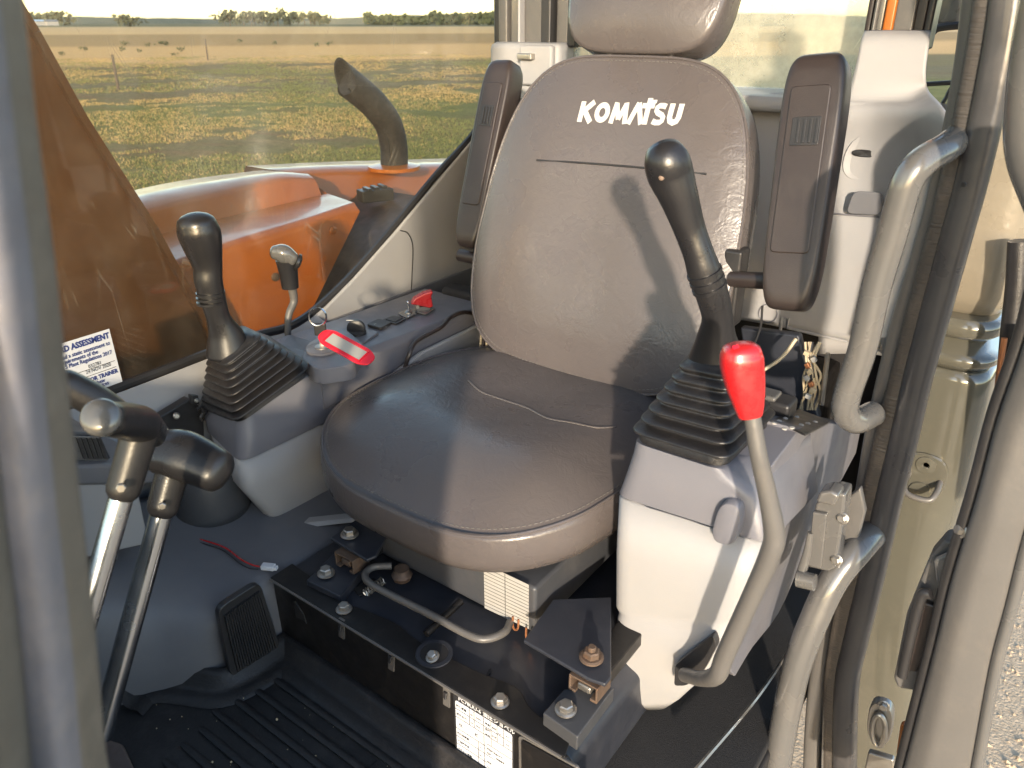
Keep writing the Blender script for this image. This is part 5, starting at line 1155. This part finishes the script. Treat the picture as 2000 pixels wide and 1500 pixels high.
tube('lever_rod', aa, [.006, .0065, .007, .0075, .0085], 'framed', pb_, n=12)
tube('knob_neck', XS(-1.19, [(567, 562), (563, 530), (560, 508)]), [.016, .018, .021], 'grip', pb_, n=20)
k0, k1 = X(536, 493, -1.20), X(570, 507, -1.18)
tube('knob_head', [k0, k0.lerp(k1, .5)+V((0, 0, .004)), k1], [.015, .021, .018], 'frame', pb_, n=24, rounded=1, dome=.6, flat=.85, angle=180)
lathe('knob_cap', [(.0165, 0), (.016, .005), (.008, .009)], k1+(k1-k0).normalized()*.009, (k1-k0), 'grip', pb_, n=24)
tube('rod_boot', XS(-1.19, [(569, 700), (566, 682)]), [.011, .008], 'rubber', pb_, steps=1, n=12)

# red wire with white connector
wc = thing('loose_wire', 'thin red wire ending in a white plug lying on the ledge', 'wire')
tube('wire', ZS(-.793, [(360, 1048), (400, 1056), (440, 1070), (470, 1092), (492, 1103), (508, 1107)]), .0014, 'red', wc, n=6)
tube('wire', [p+V((0, -.004, 0)) for p in ZS(-.793, [(380, 1053), (410, 1062), (440, 1073), (470, 1096), (490, 1107), (508, 1109)])], .0011, 'inkb', wc, n=6)
c = Z(524, 1107, -.791); obox('plug', c, (.012, .022, .008), Matrix.Rotation(R(-62), 3, 'Z'), 'paper', wc, bevel=.0015)
obox('plug_tip', Z(536, 1109, -.791), (.008, .010, .006), Matrix.Rotation(R(-62), 3, 'Z'), 'paper', wc, bevel=.001)

# ================================================================== DOORWAY HARDWARE
hr_ = thing('upper_grab_rail', 'thick painted grab rail on the doorway post beside the seat', 'grab rail')
gp_ = [Y(1880, 262, 1.03), Y(1846, 290, .975), Y(1800, 318, .94), Y(1769, 362, .93), Y(1740, 465, .93), Y(1712, 560, .93), Y(1685, 680, .93), Y(1655, 770, .93), Y(1652, 805, .935), Y(1672, 822, .95), Y(1705, 808, .99)]
tube('rail', gp_, .0165, 'frame', hr_, n=22)
hr2 = thing('lower_grab_rail', 'thick painted grab rail curving down beside the dark floor at the doorway', 'grab rail')
tube('rail', [Y(1712, 1035, 1.01), Y(1674, 1075, .95), Y(1630, 1130, .92), Y(1595, 1200, .90), Y(1560, 1290, .88), Y(1536, 1390, .87), Y(1518, 1500, .86), Y(1505, 1640, .86)], .0190, 'frame', hr2, n=22)
dlk = thing('door_catch', 'grey metal door catch with bolts on the doorway post', 'door catch')
def quadbox(name, pts, y, dy, m, bev=.003): return prism(name, YS(y, pts), (0, dy, 0), m, dlk, bevel=bev)
quadbox('mount_plate', [(1640, 985), (1680, 952), (1690, 1000), (1665, 1095), (1640, 1080)], .95, .012, 'framed')
quadbox('catch_body', [(1592, 985), (1626, 960), (1652, 966), (1645, 1030), (1632, 1110), (1618, 1118), (1575, 1108), (1582, 1040)], .90, .035, 'frame', .004)
quadbox('catch_rib', [(1587, 1000), (1615, 1005), (1604, 1112), (1578, 1105)], .893, .008, 'frame', .002)
quadbox('catch_head', [(1600, 962), (1622, 958), (1640, 970), (1628, 990), (1592, 982)], .885, .03, 'frame', .004)
tube('catch_pin', YS(.885, [(1558, 1130), (1592, 1138)]), .0115, 'frame', dlk, steps=1, n=16)
tube('catch_arm', YS(.893, [(1562, 1128), (1577, 1080), (1583, 1040)]), [.007, .006, .004], 'frame', dlk, steps=3, n=10)
for px, py in [(1646, 1012), (1634, 1093)]: bolt(Y(px, py, .90), (-.2, -1, .2), .0055, 'steel', dlk)
# lower post gusset below the handrail, dark fixtures
quad_ = prism('post_foot', YS(1.04, [(1590, 1250), (1640, 1180), (1660, 1400), (1660, 1560), (1570, 1560), (1580, 1400)]), (0, .02, 0), 'framed', cab, bevel=.004)
# machine body outside the doorway
mb = thing('machine_housing', 'sand coloured rounded machine housing with flanges outside the doorway', 'machine housing')
def hring(py, pl_, pr, y, depth, r, z=None):
    a = Y(pl_, py, y); b = Y(pr, py, y); zz = a.z if z is None else z
    a.z = b.z = (a.z+b.z)/2
    return rquad([a, b, b+V((.02, depth, 0)), a+V((-.0, depth, 0))], [.012, r, r, .012], 8)
yb = 1.30
up_r = [hring(-420, 1990, 2160, yb, .4, .06), hring(0, 1955, 2090, yb, .4, .06), hring(200, 1925, 2060, yb, .4, .06), hring(400, 1880, 2025, yb, .4, .06), hring(520, 1850, 1994, yb, .4, .06), hring(580, 1835, 1975, yb+.005, .4, .06), hring(608, 1828, 1955, yb+.02, .38, .05), hring(625, 1825, 1925, yb+.05, .3, .04)]
loft('upper_housing', up_r, 'beige', mb, angle=180)
fl1 = [hring(622, 1812, 1935, yb-.005, .4, .06), hring(628, 1808, 1960, yb-.012, .4, .06), hring(655, 1805, 1955, yb-.012, .4, .06), hring(662, 1808, 1940, yb-.004, .4, .06)]
loft('flange', fl1, 'gloss', mb, angle=180)
fl2 = [hring(655, 1806, 1925, yb+.004, .4, .06), hring(690, 1800, 1925, yb+.002, .4, .06), hring(697, 1796, 1950, yb-.012, .4, .06), hring(713, 1794, 1945, yb-.012, .4, .06), hring(722, 1796, 1925, yb, .4, .06)]
loft('flange', fl2, 'gloss', mb, angle=180)
lw = [hring(718, 1796, 1905, yb+.01, .35, .05), hring(725, 1792, 1930, yb-.008, .38, .055), hring(745, 1788, 1936, yb-.012, .4, .06), hring(850, 1762, 1912, yb-.012, .4, .06), hring(950, 1738, 1888, yb-.012, .4, .06), hring(1080, 1706, 1846, yb-.012, .4, .06), hring(1250, 1668, 1812, yb-.01, .4, .05), hring(1500, 1650, 1790, yb-.01, .4, .05), hring(1700, 1640, 1760, yb-.01, .4, .05)]
loft('lower_housing', lw, 'gloss', mb, angle=180)
lk = thing('latch_plate', 'oval striker plate with a bent wire loop on the glossy housing', 'latch')
cpl = Y(1803, 932, yb-.0135)
pad('plate', cpl, V((1, 0, 0)), V((0, 0, 1)), V((0, -1, 0)), lambda q: .034+.003*q, .045, 2.6, [(1, 0), (1, .003), (.95, .005), (.01, .005)], 'gloss', lk, M_=40)
lathe('plate_boss', [(.016, .004), (.015, .007), (.006, .008), (.004, .005)], cpl+V((0, 0, .026)), (0, -1, 0), 'gloss', lk)
lathe('plate_boss', [(.018, .004), (.016, .008), (.005, .008)], cpl+V((0, 0, -.024)), (0, -1, 0), 'gloss', lk)
yl = yb-.05
tube('wire_loop', [cpl+V((-.022, -.004, .002)), cpl+V((-.022, -.03, -.006)), cpl+V((-.012, -.042, -.016)), cpl+V((.018, -.042, -.016)), cpl+V((.026, -.03, -.006)), cpl+V((.026, -.004, .002))], .0048, 'framed', lk, n=10)
# hinge lug and small parts at the foot
hg = thing('hinge_bracket', 'cast steel lug with a slotted link near the bottom of the doorway', 'hinge')
pad('lug', Y(1722, 1402, 1.0), V((1, 0, .15)).normalized(), V((-.1, 0, 1)).normalized(), V((0, -1, 0)), lambda q: .017, .040, 3, [(1, 0), (1, .01), (.92, .014), (.01, .014)], 'steel', hg, M_=40)
bolt(Y(1726, 1378, .985), (0, -1, .1), .006, 'steel', hg)
tube('link_ring', [Y(1716+13*math.cos(a), 1426+30*math.sin(a), .98) for a in [i*math.pi/12 for i in range(24)]], .004, 'steel', hg, steps=0, closed=True, n=8)
prism('link_arm', YS(.98, [(1695, 1470), (1745, 1485), (1752, 1540), (1680, 1540)]), (0, .012, 0), 'steel', hg, bevel=.003)
# mirror outside the quarter window
mr_ = thing('side_mirror', 'black framed outside mirror and bracket beyond the rear quarter window', 'mirror')
prism('mirror_head', YS(1.9, [(1828, -80), (1885, -80), (1884, 10), (1874, 44), (1835, 56), (1826, 40)]), (0, .03, 0), 'frame', mr_, bevel=.01)
tube('mirror_arm', YS(1.88, [(1822, 62), (1835, 54), (1880, 49), (1930, 48)]), .008, 'black', mr_, n=8)
tube('mirror_arm', YS(1.88, [(1800, 165), (1830, 163), (1880, 160), (1900, 158)]), .005, 'black', mr_, n=8)
tube('mirror_stay', YS(1.88, [(1875, 164), (1858, 172), (1848, 190), (1842, 206), (1870, 210)]), .004, 'black', mr_, n=8)
# hoses beside the housing
for i, (pts, r, m_, lab_) in enumerate([([(1990, 470), (1985, 560), (1975, 650), (1965, 760), (1950, 880), (1935, 1000)], .014, 'rubber', 'thick black hose hanging beside the glossy housing'), ([(1962, 660), (1950, 740), (1944, 830), (1940, 900)], .004, 'copper', 'thin copper coloured pipe beside the black hose'), ([(2000, 640), (1985, 700), (1968, 800), (1960, 900), (1945, 1020)], .009, 'rubber', 'thinner black hose nearest the open door')]):
    tag(tube('hose' if m_ == 'rubber' else 'metal_pipe', YS(1.26-.02*i, pts), r, m_, n=12), lab_, 'hose' if m_ == 'rubber' else 'pipe')
# the open door
dr = thing('cab_door', 'open cab door edge folded back at the right with an inner pull pocket', 'door')
de_l = [(2120, 200), (2040, 500), (2000, 662), (1945, 820), (1905, 970), (1855, 1135), (1822, 1270), (1768, 1480), (1712, 1700)]
de_r = [(2240, 200), (2160, 560), (2110, 750), (2050, 900), (2005, 1035), (1968, 1180), (1937, 1300), (1900, 1500), (1860, 1700)]
yd = .80
L_ = cr(YS(yd, de_l), 5); R_ = cr(YS(yd, de_r), 5)
secs = []
for a, b in zip(L_, R_):
    secs.append(rquad([a, a.lerp(b, .35)+V((0, -.012, 0)), b+V((0, -.006, 0)), b+V((.01, .05, 0)), a+V((.004, .05, 0))], .008, 3))
loft('door_frame', secs, 'framed', dr, angle=50)
tube('door_seal', [p+V((-.003, .012, 0)) for p in L_], .007, 'black', dr, steps=0, n=10)
tube('edge_strip', [p+V((.004, -.004, 0)) for p in R_], .006, 'frame', dr, steps=0, n=10)
# upper door frame loop at the top right corner
tube('window_frame', YS(.85, [(2110, -300), (2055, -50), (2026, 90), (2012, 200), (2014, 300), (2050, 400)]), .02, 'frame', dr, n=16)
pk = prism('pull_pocket', YS(.83, [(1872, 1060), (1890, 1050), (1905, 1060), (1860, 1260), (1820, 1330), (1790, 1352), (1752, 1345), (1745, 1325), (1770, 1200), (1790, 1150), (1815, 1090), (1845, 1055)]), (0, .03, 0), 'framed', dr, bevel=.008, seg=3)
prism('pocket_inset', YS(.822, [(1800, 1175), (1838, 1188), (1822, 1270), (1790, 1315), (1765, 1310)]), (0, .01, 0), 'brownpad', dr, bevel=.003)
tube('pull_bar', YS(.812, [(1818, 1160), (1800, 1165), (1782, 1230), (1768, 1290), (1762, 1320)]), .006, 'black', dr, n=10)
prism('pocket_shoulder', YS(.818, [(1822, 1095), (1865, 1075), (1868, 1110), (1850, 1165), (1832, 1170)]), (0, .01, 0), 'frame', dr, bevel=.004)
bolt(Y(1880, 1035, .81), (-1, -.6, .2), .006, 'steel', dr)
prism('reflector', YS(.86, [(1758, 1418), (1766, 1415), (1762, 1470), (1750, 1475)]), (0, .01, 0), 'orange', dr, bevel=.002)
# sunlit ground patch by the tracks is the field itself; track frame below the cab
tk = thing('track_frame', 'dark steel running gear below the cab floor', 'track frame')
box('frame_beam', (-1.25, -.1, -1.5), (-.3, 1.5, -1.03), 'framed', tk, bevel=.02)
for i in range(5): box('track_shoe', (-.95+.0, -.3+.36*i, -2.04), (-.35, .02+.36*i, -1.92), 'framed', tk, bevel=.01)
box('roller_frame', (-.85, -.2, -1.92), (-.45, 1.4, -1.5), 'framed', tk, bevel=.02)

# ================================================================== lift everything and put empties at their bases
bpy.context.view_layer.update()
def meshes(o):
    out = [o] if o.type == 'MESH' else []
    for c in o.children: out += meshes(c)
    return out
for o in list(SC.objects):
    if o.parent is not None or o.type in ('CAMERA', 'LIGHT'): continue
    ms = meshes(o)
    if not ms: continue
    if o.type == 'EMPTY':
        lo = [1e9]*3; hi = [-1e9]*3
        for m_ in ms:
            for c in m_.bound_box:
                for i in range(3): lo[i] = min(lo[i], c[i]); hi[i] = max(hi[i], c[i])
        b = V(((lo[0]+hi[0])/2, (lo[1]+hi[1])/2, lo[2]))
        o.location = b+V((0, 0, LIFT))
        for c in o.children: c.location = c.location-b
    else:
        o.location.z += LIFT
